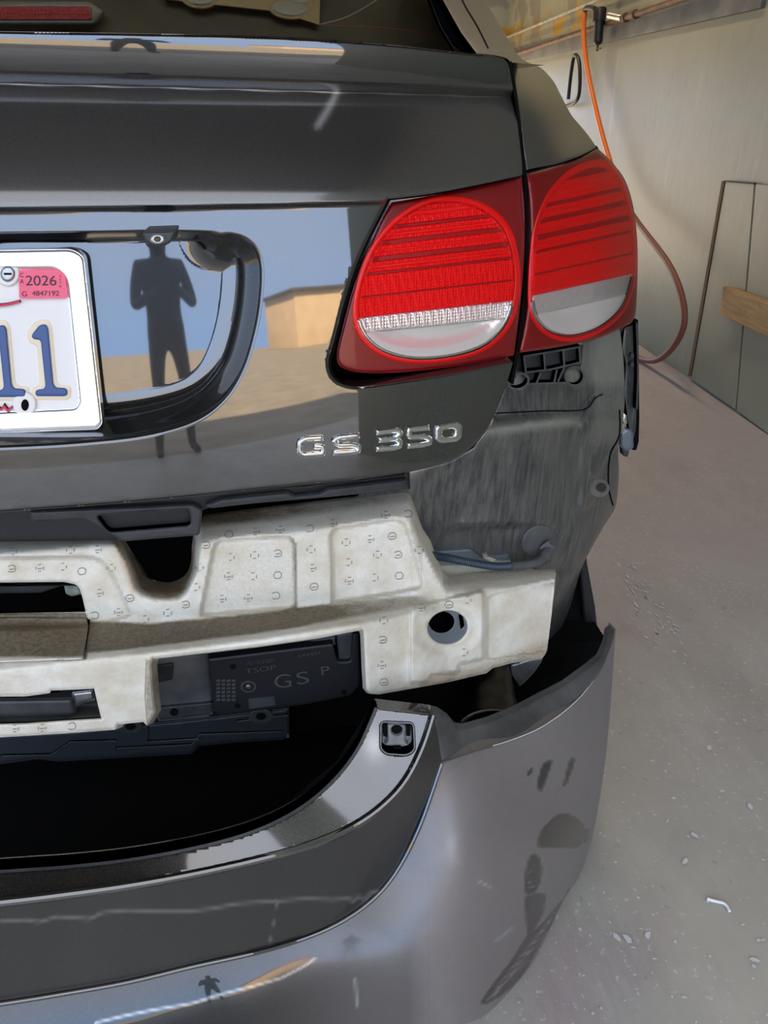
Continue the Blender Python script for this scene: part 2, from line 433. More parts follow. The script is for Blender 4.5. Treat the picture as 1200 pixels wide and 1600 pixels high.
def floor_fn(nt, b, noise, ramp, mix, math_, attrn, dobump, geo):
    n = noise(1.6, 6, .6); n2 = noise(14, 6, .65); sp = noise(80, 4, .7); sp2 = noise(2.6, 4, .6); sx = noise(4, 4, .5, (1, 5, 1)); pk = noise(2.2, 2)
    base = ramp(n, .3, .7, (.36, .33, .28), (.50, .47, .41))
    base = mix(math_('MULTIPLY', n2, .35), base, (.20, .195, .175))
    # violet tint deeper in the bay, lightened to make up for missing light
    sep = nt.nodes.new('ShaderNodeSeparateXYZ'); nt.links.new(geo.outputs['Position'], sep.inputs[0])
    dp = ramp(math_('ADD', math_('MULTIPLY', sep.outputs['Y'], .45), math_('MULTIPLY', n, .3)), .15, .85)
    base = mix(math_('MULTIPLY', dp, .8), base, (.44, .385, .395))
    base = mix(math_('MULTIPLY', ramp(pk, .60, .74), .35), base, (.30, .15, .20))
    m1 = math_('MULTIPLY', ramp(sp, .605, .645), ramp(sp2, .40, .52))
    wv = noise(5, 6, .75, (1, .3, 1)); base = mix(math_('MULTIPLY', ramp(wv, .47, .63), .45), base, (.50, .47, .42)); base = mix(math_('MULTIPLY', ramp(noise(38, 3, .6), .66, .72), .25), base, (.12, .11, .10))
    base = mix(math_('MULTIPLY', m1, .75), base, (.62, .60, .60))
    sc = noise(26, 4, .6, (1, .22, 1)); base = mix(math_('MULTIPLY', math_('MULTIPLY', ramp(sc, .66, .74), ramp(sp2, .5, .6)), .5), base, (.5, .5, .52))
    nt.links.new(base, b.inputs['Base Color'])
    nt.links.new(ramp(n2, .3, .7, (.38, .38, .38), (.62, .62, .62)), b.inputs['Roughness'])
    nt.links.new(dobump(n2, .12, .004), b.inputs['Normal'])
m_floor = M('worn_concrete_floor', (.2, .2, .2), .5, fn=floor_fn)
def wall_fn(nt, b, noise, ramp, mix, math_, attrn, dobump, geo):
    n = noise(1.1, 6, .6); s = noise(26, 5, .6, (1, 1, .25)); st = noise(13, 4, .6, (1, 1, .14)); pk = noise(1.3, 2)
    base = ramp(n, .3, .7, (.235, .238, .162), (.315, .316, .228))
    base = mix(math_('MULTIPLY', ramp(st, .62, .80), .5), base, (.55, .53, .45))
    base = mix(math_('MULTIPLY', ramp(s, .28, .40, (1, 1, 1), (0, 0, 0)), .18), base, (.13, .12, .09))
    base = mix(math_('MULTIPLY', ramp(pk, .60, .75), .18), base, (.24, .16, .14))
    sep = nt.nodes.new('ShaderNodeSeparateXYZ'); nt.links.new(geo.outputs['Position'], sep.inputs[0])
    up = math_('GREATER_THAN', sep.outputs['Z'], 1.5)
    yl = math_('MULTIPLY', math_('MULTIPLY', ramp(noise(6, 5, .6), .50, .56), up), math_('MULTIPLY', math_('GREATER_THAN', sep.outputs['Y'], 4.3), math_('LESS_THAN', sep.outputs['Z'], 1.66)))
    base = mix(yl, base, (.42, .22, .02))
    gp = math_('MULTIPLY', ramp(noise(3.2, 3), .50, .54), math_('MULTIPLY', up, math_('GREATER_THAN', sep.outputs['Y'], 4.3)))
    base = mix(math_('MULTIPLY', gp, .7), base, (.16, .155, .13))
    nt.links.new(base, b.inputs['Base Color'])
    nt.links.new(dobump(s, .14, .008), b.inputs['Normal'])
m_wall = M('painted_plywood_wall', (.4, .4, .35), .42, fn=wall_fn)
m_dirtline = M('seam_brown', (.16, .09, .05), .8)
def wood_fn(nt, b, noise, ramp, mix, math_, attrn, dobump, geo):
    g_ = noise(14, 5, .6, (1, .5, 6)); base = ramp(g_, .3, .7, (.36, .20, .075), (.52, .32, .13))
    base = mix(math_('MULTIPLY', ramp(noise(9, 4), .58, .7), .5), base, (.16, .10, .05))
    nt.links.new(base, b.inputs['Base Color'])
m_wood = M('raw_timber', (.45, .27, .1), .6, fn=wood_fn)
m_ceil = M('dark_ceiling', (.06, .048, .036), .8, var=(3, .3))
m_ground = M('sunlit_concrete', (.30, .27, .215), .85, var=(2, .2))
m_stucco = M('beige_stucco', (.60, .45, .29), .85, var=(1, .1))
m_orange = M('orange_hose', (.80, .16, .02), .38)
m_hosed = M('faded_red_hose', (.24, .075, .045), .5)
m_pipe = M('rusty_pipe', (.11, .055, .03), .6, .0, var=(20, .5))
m_pipeg = M('painted_pipe', (.30, .30, .26), .5, var=(20, .3))
m_loom = M('blue_black_conduit', (.03, .045, .06), .42)
m_exh = M('sooty_exhaust', (.13, .115, .10), .28, 1, var=(30, .5))
m_reflpanel = M('brown_reflected_panel', (.62, .42, .22), .8)
m_cloth = M('dark_clothing', (.02, .025, .035), .8)
m_skin = M('skin', (.35, .2, .13), .6)
m_silver = M('blue_grey_steel', (.20, .23, .26), .35, .6)

# ------------------------------------------------------------------ setting
def struct(o): o['kind'] = 'structure'; return o
CEIL_Y = -1.7
struct(box('floor', (-2.2, 1.6, -.1), (11.9, 9.6, .2), m_floor, bev=0))
g_ = struct(box('ground_outside', (0, -23.2, -.12), (70, 40, .2), m_ground, bev=0))
WYAW = -2.53
def wallpt(px, py, inset=0.0):     # pixel on the right wall
    nrm = rz(WYAW)@np.array([1., 0, 0]); p0 = np.array([2.114, 1.756, 0])-nrm*inset
    d = rays(px, py); t = ((p0-CAM)@nrm)/(d@nrm); return CAM+d*t
wd = rz(WYAW)@np.array([0, 1., 0]); wn = rz(WYAW)@np.array([1., 0, 0])
struct(box('wall_right', tuple(np.array([2.114, 1.756, 1.6])+wd*.5+wn*.06), (.12, 8.5, 3.2), m_wall, rot=rz(WYAW), bev=0))
struct(box('wall_left', (-7.6, 1.6, 1.6), (.12, 9.6, 3.2), m_wall, bev=0))
g_.name = 'ground_rear'; struct(box('ground_front', (0, 21.5, -.12), (70, 30, .2), m_ground, bev=0))
struct(box('wall_front', (-2.8, 6.4, 2.3), (10.4, .12, 1.9), m_wall, bev=0))
struct(box('ceiling', (-2.6, (CEIL_Y+6.4)/2, 3.26), (10.6, 6.4-CEIL_Y, .12), m_ceil, bev=0))
for k, yy in enumerate((-1.55, -.9, -.2, .6, 1.5, 2.6, 3.8, 5.0)):
    struct(box('trim_%d' % (k+1), (-2.6, yy, 3.12), (10.4, .07, .16), m_ceil, bev=0))
for k, (lx, ly) in enumerate(((1.35, 2.7), (1.35, 4.6))):  # added strip lamps, unseen, brightening the deep floor and wall
    lt = thing('fill_lamp', ('added unseen strip lamp brightening the wall side of the bay, nearer the yard', 'added unseen strip lamp brightening the far end of the bay')[k], 'lamp', (lx, ly, 3.0), 'added fill lamps under the ceiling')
    box('lamp_housing', (lx, ly, 3.01), (.16, 1.3, .05), m_steel, lt); box('diffuser', (lx, ly, 2.975), (.12, 1.24, .02), M('fill_lamp_diffuser', (.9, .9, .85), .5, emit=((1, .93, .82), 1.2)), lt)
    ld = bpy.data.lights.new('fill_light', 'AREA'); ld.shape = 'RECTANGLE'; ld.size = .12; ld.size_y = 1.2; ld.energy = 5.5; ld.color = (1, .91, .78)
    lo_ = bpy.data.objects.new('fill_light', ld); COL.objects.link(lo_); lo_.location = (lx, ly, 2.955)
# building opposite
bld = thing('building', 'beige stucco building across the yard behind the photographer', 'building', (27, -30, 0))
box('wall', (27, -30, 1.7), (24, 6, 3.4), m_stucco, bld); box('roof', (27, -30, 3.5), (24.6, 6.6, .2), m_ceil, bld)

# photographer, standing out in the yard and showing only in the paint's reflections
def person(name, loc, label):
    J = {'pel': (0, 0, .95), 'che': (0, .0, 1.32), 'nec': (0, 0, 1.48), 'hd1': (0, .02, 1.58), 'hd2': (0, .02, 1.70)}
    E = [('pel', 'che'), ('che', 'nec'), ('nec', 'hd1'), ('hd1', 'hd2')]; Rr = {'pel': .15, 'che': .17, 'nec': .06, 'hd1': .085, 'hd2': .08}
    for sd, n in ((-1, 'l'), (1, 'r')):
        J.update({'sh'+n: (sd*.19, 0, 1.42), 'el'+n: (sd*.26, .08, 1.14), 'ha'+n: (sd*.08, .34, 1.22), 'hi'+n: (sd*.10, 0, .88), 'kn'+n: (sd*.13, .03, .48), 'an'+n: (sd*.15, 0, .08), 'to'+n: (sd*.17, .16, .04)})
        E += [('che', 'sh'+n), ('sh'+n, 'el'+n), ('el'+n, 'ha'+n), ('pel', 'hi'+n), ('hi'+n, 'kn'+n), ('kn'+n, 'an'+n), ('an'+n, 'to'+n)]
        Rr.update({'sh'+n: .075, 'el'+n: .05, 'ha'+n: .035, 'hi'+n: .10, 'kn'+n: .065, 'an'+n: .045, 'to'+n: .04})
    ks = list(J); me = bpy.data.meshes.new(name); me.from_pydata([J[k] for k in ks], [(ks.index(a), ks.index(b)) for a, b in E], []); o = bpy.data.objects.new(name, me); COL.objects.link(o)
    o.modifiers.new('skin', 'SKIN'); o.modifiers.new('sub', 'SUBSURF').levels = 2
    me.skin_vertices[0].data[0].use_root = True
    for i, k in enumerate(ks): me.skin_vertices[0].data[i].radius = (Rr[k]*1.05, Rr[k]*.85)
    me.materials.append(m_cloth); o.location = loc; WLOC[o.name] = np.array(loc, float)
    return tag(o, label, 'person')
person('person', (.75, -3.3, -.02), 'standing person in dark clothes mirrored faintly in the number plate recess')
# ------------------------------------------------------------------ body surfaces
_zn = np.array([.50, .62, .68, .72, .78, .85, .93, .9580, .9595, .9625, .964, .975, 1.0, 1.03, 1.0455, 1.0468, 1.050, 1.055, 1.064, 1.074, 1.080, 1.084, 1.088, 1.094])
_nn = np.array([-18, -16, -8, 3, 5.5, 7.5, 9.5, 10, -55, -55, 23, 30, 34, 35, 35, -70, -68, -30, -16, -5, 8, 35, 60, 72.])
_zz = np.linspace(.5, 1.094, 3000); _tt = np.tan(np.radians(np.interp(_zz, _zn, _nn)))
_pp = np.concatenate([[0], np.cumsum((_tt[1:]+_tt[:-1])/2*np.diff(_zz))]); _pp -= np.interp(.85, _zz, _pp)
def prof(Z):
    return np.interp(Z, _zz, _pp)+np.where(Z > 1.094, (Z-1.094)*3.1, 0)
def plan(X):
    a = np.abs(X); return -.04+.36*a**2+.62*a**6
def S_trunk(X, Z): return plan(X)+prof(Z)
D_trunk = surf(S_trunk)

car = thing('car', 'dark grey sedan seen from behind, rear bumper cover taken off', 'car', (0, 2.2, 0))

# ---- trunk lid
topl = crv([(-420, 52), (-150, 47), (0, 49), (200, 52), (400, 56), (520, 62), (620, 70), (700, 80), (745, 85)], 4)
rgt = crv([(745, 85), (775, 88), (792, 97), (800, 130), (808, 190), (815, 250), (816, 274)], 5)
ltop = crv([(816, 274), (760, 286), (700, 298), (650, 306), (606, 311)], 4)
llft = crv([(606, 311), (585, 352), (560, 405), (538, 470), (522, 530), (513, 566), (520, 590), (540, 602), (570, 604), (640, 595), (720, 582), (801, 566)], 5)
rbot = crv([(801, 566), (796, 585), (780, 632), (758, 676), (730, 704), (700, 722), (642, 737)], 5)
bot = crv([(642, 737), (560, 749), (480, 757), (400, 765), (300, 776), (180, 787), (60, 796), (-60, 803), (-420, 810)], 4)
tr_poly = topl[:-1]+rgt[:-1]+ltop[:-1]+llft[:-1]+rbot[:-1]+bot
rec_top = crv([(-420, 366), (-100, 363), (100, 361), (250, 359), (345, 360)], 4)
rec_rest = crv([(345, 360), (378, 366), (400, 382), (411, 408), (412, 450), (404, 510), (385, 575), (355, 625), (310, 660), (240, 682), (150, 694), (0, 703), (-420, 716)], 6)
rec_poly = rec_top[:-1]+rec_rest
def rec_off(px, py):
    ins = inside(px, py, rec_poly)
    dt = dist(px, py, rec_top, False); do = dist(px, py, rec_rest, False)
    w = 62+18*ss((py-560)/120)
    q = np.sqrt((do/w)**2+.012)-.1095
    a = .038*(1-(1-np.clip(q, 0, 1))**2.0)*ss(dt/18)
    return np.where(ins, a, 0)
D_lid = surf(S_trunk, off=rec_off)
D_lid2 = D_lid
trunk = relief('trunk_lid', tr_poly, D_lid2, m_trunk, car, g=6, skirt=(0, .02, 0), edge=5, edged=.0035, fine=[(140, 355, 420, 700, 3), (-20, 40, 800, 160, 3), (-20, 300, 620, 330, 3)],
       lines=[insetl(dn(rec_rest), e) for e in (-3.5, -.8, .8, 3.5, 7, 12)]+[insetl(dn(rec_top), e) for e in (-2.5, -.7, .7, 2.5, 5)],
       attr={'dust': lambda x, y: .22*ss((318-y)/6)*ss((y-128)/8)+.16*ss((x-560)/200)*ss((y-128)/8),  # brown tone matched over the upper panel and right side
             'mark': lambda x, y: .8*np.exp(-(dist(x, y, [(526, 145), (512, 172), (497, 196)], False)/5.5)**2)})
_xs = np.linspace(-.58, .58, 25); _fy = plan(_xs)+float(prof(1.08))+.03
link('trunk_deck', [(x, y, 1.076) for x, y in zip(_xs, _fy)]+[(x, .36+.1*x*x, 1.078) for x in _xs]+[(x, .36+.1*x*x, 1.05) for x in _xs], [(i, i+1, 26+i, 25+i) for i in range(24)]+[(25+i, 26+i, 51+i, 50+i) for i in range(24)], m_trunk, car, attrs={'dust': [.2]*75, 'mark': [0]*75})
# trunk striker trim strip under the lid
D_under = surf(lambda X, Z: plan(X)+.035+0*Z)
relief('lower_trim', [(-420, 790), (-60, 795), (100, 788), (300, 772), (480, 756), (640, 738), (641, 764), (560, 772), (450, 782), (330, 792), (310, 800), (304, 832), (190, 838), (180, 845), (-420, 850)], D_under, m_black, car, g=10, edge=4, edged=.006)
slot = rnd([(150, 806), (296, 795), (299, 821), (170, 832)], 8)
relief('trim_bar', rnd([(46, 799), (200, 793), (300, 788), (316, 796), (312, 836), (190, 846), (170, 830), (130, 812), (50, 816)], 5), near(D_under, .012), m_greyp, car, g=5, holes=[slot], edge=4, edged=.004)
relief('trim_ridge', rnd([(320, 790), (345, 779), (450, 768), (460, 774), (500, 770), (512, 763), (636, 748), (639, 763), (520, 776), (400, 786), (330, 794)], 3), near(D_under, .012), m_greyp, car, g=6, edge=5, edged=.006)
# near-black sheet, its colour standing for the dark void behind the beam
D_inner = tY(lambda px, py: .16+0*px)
relief('rear_dark_panel', [(-420, 780), (640, 745), (680, 880), (690, 990), (500, 1130), (-420, 1170)], D_inner, m_rub, car, g=40, skirt=(0, .1, 0))

# ---- reversing camera
relief('camera_housing', rnd([(222, 362), (275, 361), (268, 378), (258, 384), (236, 384), (228, 378)], 5), tY(lambda a, b: -.045+0*a), m_greyp, trunk, g=3, skirt=(0, .04, 0), edge=4, edged=.003)
relief('camera_ring', ell(246, 374, 11, 7.5), tY(lambda a, b: -.047+0*a), m_steel, trunk, g=2.5, holes=[ell(246, 374, 4, 3, 14)], edge=2, edged=.0015)
relief('camera_lens', ell(246, 374, 4, 3, 14), tY(lambda a, b: -.0475+0*a), M('camera_glass', (.01, .01, .015), .05), trunk, g=2)

# ---- licence plate
TN = tan(radians(8))
def plane(y0):
    return surf(lambda X, Z: y0+TN*(Z-.85)+0*X, lo=-.3, hi=.4)
frame_o = rnd([(-378, 398), (112, 389), (131, 400), (160, 662), (152, 671), (-370, 690)], [20, 22, 16, 14, 12, 14])
frame_i = rnd([(-352, 424), (82, 421), (100, 428), (130, 640), (-352, 662)], [16, 10, 14, 14, 16])
plate = relief('license_plate', rnd([(-362, 414), (100, 410), (132, 652), (-358, 674)], 10), plane(-.020), m_platew, car, g=7, skirt=(0, .003, 0), label='white licence plate with navy characters')
relief('plate_frame', frame_o, plane(-.0235), m_platef, plate, g=4, holes=[rnd([(-352, 424), (86, 421), (104, 438), (124, 628), (118, 638), (-352, 660)], 9)], skirt=(0, .012, 0), edge=7, edged=.0035)
PD = plane(-.0222)
def digit1(dx):
    s = [(61, 509), (67, 507), (72, 508), (75, 514), (83, 600), (87, 606), (102, 607), (105, 611), (105, 617), (101, 619), (58, 619), (55, 616), (56, 610), (68, 608), (71, 603), (64, 535), (62, 531), (53, 530), (49, 526), (52, 520)]
    return [(x+dx, y+dx*-.02+0) for x, y in s]
for dx in (0, -65, -180, -245, -310):
    halo = [(x+dx, y-dx*.02) for x, y in [(64, 498), (76, 499), (82, 508), (90, 596), (96, 601), (110, 602), (112, 608), (112, 621), (106, 626), (52, 626), (48, 620), (49, 606), (62, 600), (57, 541), (46, 537), (42, 528), (43, 516), (52, 504)]]
    relief('digit_surround', rnd(halo, 4), near(PD, -.0010), m_halo, plate, g=6, edge=6, edged=.0015, skirt=(0, .002, 0))
    relief('plate_character', rnd(digit1(dx), 2.5), near(PD, .0012), m_blue, plate, g=3, edge=3, edged=.0012, skirt=(0, .002, 0))
for hx, hy, mt in ((12, 428, m_steel), (38, 632, m_platew)):
    relief('screw_boss', ell(hx, hy, 19, 20, 26), near(PD, .0008), m_platew, plate, g=4, edge=4, edged=.002)
relief('screw', ell(12, 428, 12, 13, 22), near(PD, .003), m_steel, plate, g=3, edge=5, edged=.003)
relief('screw_slot', ribbon([(6, 428), (18, 428)], 3), near(PD, .0034), m_rub, plate, g=3)
relief('screw_hole', ell(39, 633, 6, 9, 16), near(PD, .0012), m_rub, plate, g=3)
relief('red_underline', ribbon(crv([(-60, 478), (-20, 478), (10, 476), (31, 471)], 5), 4), near(PD, .0006), m_redink, plate, g=4)
relief('red_slogan', ribbon([(-10, 636), (2, 640), (6, 634), (12, 642), (20, 636)], 3.5), near(PD, .0006), m_redink, plate, g=3)
relief('registration_sticker', rnd([(29, 422), (98, 421), (102, 428), (105, 466), (30, 467)], 4), near(PD, .0010), m_pink, plate, g=5, label='pink registration sticker reading 2026')
def text(name, s, p0, p1, h, D, mat, parent, depth=.0003, squash=1.0):
    """s written from pixel p0 to pixel p1 with cap height h (pixels), laid on surface D"""
    cu = bpy.data.curves.new(name, 'FONT'); cu.body = s; cu.size = 1; ob = bpy.data.objects.new('t', cu); COL.objects.link(ob)
    bpy.context.view_layer.update()
    me = bpy.data.meshes.new_from_object(ob.evaluated_get(bpy.context.evaluated_depsgraph_get())); bpy.data.objects.remove(ob)
    V = np.array([tuple(v.co) for v in me.vertices]); F = [tuple(p.vertices) for p in me.polygons]
    x0, x1 = V[:, 0].min(), V[:, 0].max(); p0 = np.array(p0, float); p1 = np.array(p1, float)
    u = (p1-p0); L = np.linalg.norm(u); u /= L; v = np.array([u[1], -u[0]])
    if v[1] > 0: v = -v
    Q = p0+(V[:, :1]-x0)/(x1-x0)*L*u+V[:, 1:2]/.72*h*v
    W = pt(near(D, depth), Q[:, 0], Q[:, 1])
    return link(name, W, F, mat, parent, smooth=False)
PS = near(PD, .0011)
text('sticker_year', '2026', (40, 446), (88, 446), 16, PS, m_pinkd, plate)
text('sticker_serial', '4847192', (50, 462), (92, 462), 8, PS, m_pinkd, plate)
text('sticker_letter', 'G', (34, 463), (42, 463), 8, PS, m_pinkd, plate)
text('sticker_state', 'C', (31, 433), (37, 433), 7, PS, m_pinkd, plate); text('sticker_state', 'A', (31, 443), (37, 443), 7, PS, m_pinkd, plate)
for k, ch in enumerate('ACTM'): text('sticker_month', ch, (92.5, 433+k*5.5), (95.5, 433+k*5.5), 3.6, PS, m_pinkd, plate)

# ---- badge letters
def letter(ch, O, w=8):
    polys = {'G': [[(505, 684), (478, 686), (469, 691), (468, 705), (474, 711), (505, 709), (505, 698), (491, 698)]],
             'S': [[(562, 680), (530, 684), (522, 690), (530, 696), (552, 695), (561, 698), (560, 704), (550, 706), (521, 708)]],
             '3': [[(588, 676), (620, 672), (627, 676), (620, 685), (592, 688)], [(618, 685), (626, 690), (624, 697), (615, 700), (588, 702)]],
             '5': [[(671, 668), (640, 671), (640, 683), (662, 682), (672, 685), (671, 692), (660, 695), (637, 697)]],
             '0': [[(688, 667), (712, 663), (719, 667), (718, 682), (712, 687), (690, 689), (684, 685), (684, 671)]]}[ch]
    for k, p in enumerate(polys):
        if ch == '0':
            cx, cy = np.mean(p, 0); inn = [tuple(np.array([cx, cy])+(np.array(q)-[cx, cy])*[.56, .50]) for q in p]
            outp = [tuple(np.array([cx, cy])+(np.array(q)-[cx, cy])*[1.2, 1.28]) for q in p]
            relief('badge_digit', rnd(outp, 4), near(D_trunk, .004), m_chrome, trunk, g=2, holes=[rnd(inn, 3)], edge=3.6, edged=.0035, skirt=(0, .005, 0))
        else:
            relief('badge_letter' if ch in 'GS' else 'badge_digit', ribbon(rnd2(p), w), near(D_trunk, .004), m_chrome, trunk, g=2, edge=3.4, edged=.0035, skirt=(0, .005, 0))
def rnd2(p):
    out = [p[0]]
    for i in range(1, len(p)-1):
        a, b, c = (np.array(q, float) for q in (p[i-1], p[i], p[i+1])); k = min(3.5, np.linalg.norm(a-b)*.4, np.linalg.norm(c-b)*.4)
        s = b+(a-b)/np.linalg.norm(a-b)*k; e = b+(c-b)/np.linalg.norm(c-b)*k
        for t in (0, .5, 1): out.append(tuple((1-t)**2*s+2*t*(1-t)*b+t*t*e))
    out.append(p[-1]); return out
for ch in 'GS350': letter(ch, None, 8.5)

# ------------------------------------------------------------------ quarter panel, pillar, window
D_q = tps([(816, 274, 'Y', .155), (808, 190, 'Y', .175), (798, 105, 'Y', .19), (765, 70, 'Y', .33), (735, 0, 'Y', .56), (700, -80, 'Y', .74),
           (932, 229, 'Y', .30), (900, 185, 'Y', .36), (862, 122, 'Y', .44), (815, 88, 'Y', .50), (757, 0, 'Y', .66), (720, -80, 'Y', .82),
           (860, 250, 'Y', .178), (860, 180, 'Y', .24), (900, 232, 'Y', .228)], .0005)
qpoly = crv([(745, 84), (775, 87), (797, 96), (804, 130), (812, 190), (819, 250), (822, 268)], 4)[:-1]+crv([(822, 268), (870, 256), (905, 244), (932, 230)], 5)[:-1] + \
    crv([(932, 230), (915, 206), (893, 180), (878, 152), (864, 126), (845, 106), (822, 96), (808, 84), (786, 48), (757, 0), (715, -70)], 5)[:-1]+[(715, -70), (640, -70), (692, 0), (720, 50)]
quarter = relief('quarter_panel', qpoly, D_q, m_paint if False else m_trunk, car, g=6, skirt=(.0, .03, 0), edge=4, edged=.004,
    attr={'dust': lambda x, y: .40+.35*ss((125-y)/60), 'mark': lambda x, y: 0*x})
relief('panel_seam', ribbon(crv([(700, -60), (722, 0), (745, 40), (763, 76)], 5), 3), near(D_q, .001), m_rub, quarter, g=4, skirt=None)
# side body behind the silhouette, runs forward along the car
def side_sheet(name, pts, D, mat, fwd=1.6, dx=.0):
    P = pt(D, np.array([p[0] for p in pts]), np.array([p[1] for p in pts])); n = len(P); V = []; F = []
    for s in (0, .1, .35, 1):
        V += [p+np.array([.0+dx*min(1, s*3), .004+fwd*s, 0]) for p in P]
    for r in range(3):
        for i in range(n-1): F.append((r*n+i, r*n+i+1, (r+1)*n+i+1, (r+1)*n+i))
    return link(name, V, F, mat, car, attrs={'dust': [.5]*len(V), 'mark': [0]*len(V)})
# window glass
Dg = surf(lambda X, Z: .30+(Z-1.07)*1.7+.18*X*X, lo=.1, hi=1.5)
relief('rear_window', [(-420, 60), (0, 60), (400, 66), (745, 92), (722, 50), (692, 0), (640, -70), (560, -250), (-420, -250)], Dg, m_glass, car, g=12, skirt=None)
relief('window_band', [(672, 0), (700, 60), (735, 88), (765, 92), (740, 50), (712, 0), (668, -70), (628, -70)], near(Dg, .006), m_rub, car, g=6)
relief('window_seal', ribbon([(655, -50), (672, 0), (688, 40), (712, 80)], 2), near(Dg, .008), m_greyp, car, g=5)
# interior: parcel shelf, brake light; panel, ovals and lines paint a reflected ceiling
Di = surf(lambda X, Z: .50+(Z-1.07)*1.2+.1*X*X, lo=.1, hi=1.8)
relief('parcel_shelf', [(-420, 80), (760, 110), (700, 0), (640, -70), (-420, -70)], shift(Di, .03), M('dark_shelf', (.14, .12, .08), .9, var=(10, .2)), car, g=30)
relief('reflected_panel', [(240, -40), (255, -1), (430, 18), (499, 39), (502, -40)], Di, m_reflpanel, car, g=10, edge=3)
for cx, cy, rx in ((454, 13, 30), (312, -4, 26), (470, -6, 20)):
    relief('reflected_oval', ell(cx, cy, rx, 13, 26, 4), near(Di, .006), M('pale_reflected_oval', (.55, .50, .38), .5), car, g=4, edge=10, edged=.01)
    relief('reflected_oval_rim', ell(cx, cy, rx+4, 17, 26, 4), near(Di, .002), m_reflpanel, car, g=5, holes=[ell(cx, cy, rx, 13, 26, 4)], edge=3)
bl = relief('high_brake_light', rnd([(-300, 2), (140, 3), (162, 18), (148, 37), (-300, 37)], 6), near(Di, .01), M('brake_housing', (.20, .22, .20), .4), car, g=6, edge=6, edged=.006)
relief('brake_lens', rnd([(-280, 10), (142, 10), (143, 30), (-280, 30)], 2), near(Di, .013), M('brake_red', (.65, .05, .08), .3, fn=rib_fn), bl, g=5)
for k in range(-13, 7):
    relief('lamp_divider', ribbon([(k*22+8, 11), (k*22+10, 29)], 2), near(Di, .014), m_redk, bl, g=6, skirt=None)
relief('lamp_divider', ribbon([(-280, 20), (142, 20)], 1.6), near(Di, .014), m_redk, bl, g=8, skirt=None)
relief('reflected_line', ribbon(crv([(500, 38), (545, 25), (595, -4)], 4), 1.6), near(Di, .02), M('pale_thread', (.45, .43, .36), .7), car, g=6, skirt=None)
relief('reflected_line', ribbon(crv([(502, 39), (600, 43), (680, 54)], 4), 1.4), near(Di, .02), M('red_thread', (.4, .1, .06), .7), car, g=6, skirt=None)

# ------------------------------------------------------------------ tail lights
def taillight(outl, circ, cut, ctrcut, bands, D0, amber=False, name='tail_light'):
    base = relief(name, outl, shift(D0, .010), m_redd, car, g=5, holes=[circ], skirt=(0, .05, 0), edge=6, edged=.004, label='red tail lamp half with round reflector')
    sd_ = lambda x, y: sdin(x, y, circ)
    Dd = shift(D0, lambda x, y: .009+.002*ss(sd_(x, y)/14))
    # ring around the round reflector
    cc = np.mean(circ, 0); big = [tuple(cc+(np.array(q)-cc)*1.075) for q in circ]
    relief('reflector_ring', big, shift(D0, .008), m_redb, base, g=4, holes=[circ], edge=3, edged=.002, skirt=(0, .004, 0))
    # clear half moon
    low = [q for q in circ]
    def clip(poly, f):            # keep points with f>0, inserting the crossing points
        out = []; m = len(poly)
        for i in range(m):
            a, b = poly[i], poly[(i+1) % m]; fa, fb = f(*a), f(*b)
            if fa >= 0: out.append(a)
            if (fa >= 0) != (fb >= 0):
                t = fa/(fa-fb); out.append((a[0]+(b[0]-a[0])*t, a[1]+(b[1]-a[1])*t))
        return out
    def line(l):
        (x0, y0), (x1, y1) = l; return lambda x, y: y-(y0+(y1-y0)*(x-x0)/(x1-x0))
    lc = line(cut); l2 = line(ctrcut)
    redp = clip(circ, lambda x, y: -lc(x, y)); clr = clip(circ, lc)
    relief('red_reflector', redp, Dd, m_redp, base, g=4, edge=3)
    for (y0, y1, mt, dz) in bands:
        f0 = line(((cut[0][0], cut[0][1]-y0), (cut[1][0], cut[1][1]-y0))); f1 = line(((cut[0][0], cut[0][1]-y1), (cut[1][0], cut[1][1]-y1)))
        inner = [tuple(cc+(np.array(q)-cc)*.985) for q in circ]
        p = clip(clip(inner, lambda x, y: -f0(x, y)), f1)
        if len(p) > 3: relief('reflector_band', p, near(Dd, dz), mt, base, g=4, skirt=(0, .003, 0), edge=2.2, edged=.002)
    relief('clear_section', clip(clr, lambda x, y: -l2(x, y)), near(Dd, .001), m_clearp, base, g=4, edge=2)
    relief('chrome_crescent', clip(clr, l2), shift(D0, lambda x, y: .006+.014*ss(sdin(x, y, circ)/40)), m_lampchr, base, g=3, edge=2)
    ring = [q for q in clr]; c2 = np.mean(clr, 0)
    arc = [q for q in circ if lc(*q) > 0]
    k = max(range(len(arc)), key=lambda i: np.hypot(arc[i][0]-arc[i-1][0], arc[i][1]-arc[i-1][1])); arc = arc[k:]+arc[:k]
    relief('chrome_rim', ribbon(arc, 7), shift(D0, .0055), m_chrome, base, g=3, edge=3, edged=.003)
    relief('lens_cover', outl, D0, m_lens, base, g=5, skirt=None, edge=7, edged=.006)
    return base
D_l = surf(S_light := (lambda X, Z: plan(X)+.004+np.interp(Z, [.70, .80, .92, 1.0], [.006, .0, .012, .035])))
L1 = crv([(612, 316), (655, 309), (720, 297), (780, 284), (815, 276)], 3)[:-1]+crv([(815, 276), (820, 340), (818, 420), (810, 500), (803, 555)], 4)[:-1]+crv([(803, 555), (740, 568), (660, 579), (590, 583), (550, 580), (530, 570), (527, 550), (535, 515), (552, 450), (575, 390), (595, 345), (612, 316)], 4)[:-1]
c1 = crv([(706, 315), (752, 327), (786, 356), (801, 400), (804, 450), (792, 500), (760, 536), (710, 554), (650, 559), (602, 548), (572, 524), (560, 490), (566, 440), (585, 392), (618, 350), (660, 322)], 4, True)
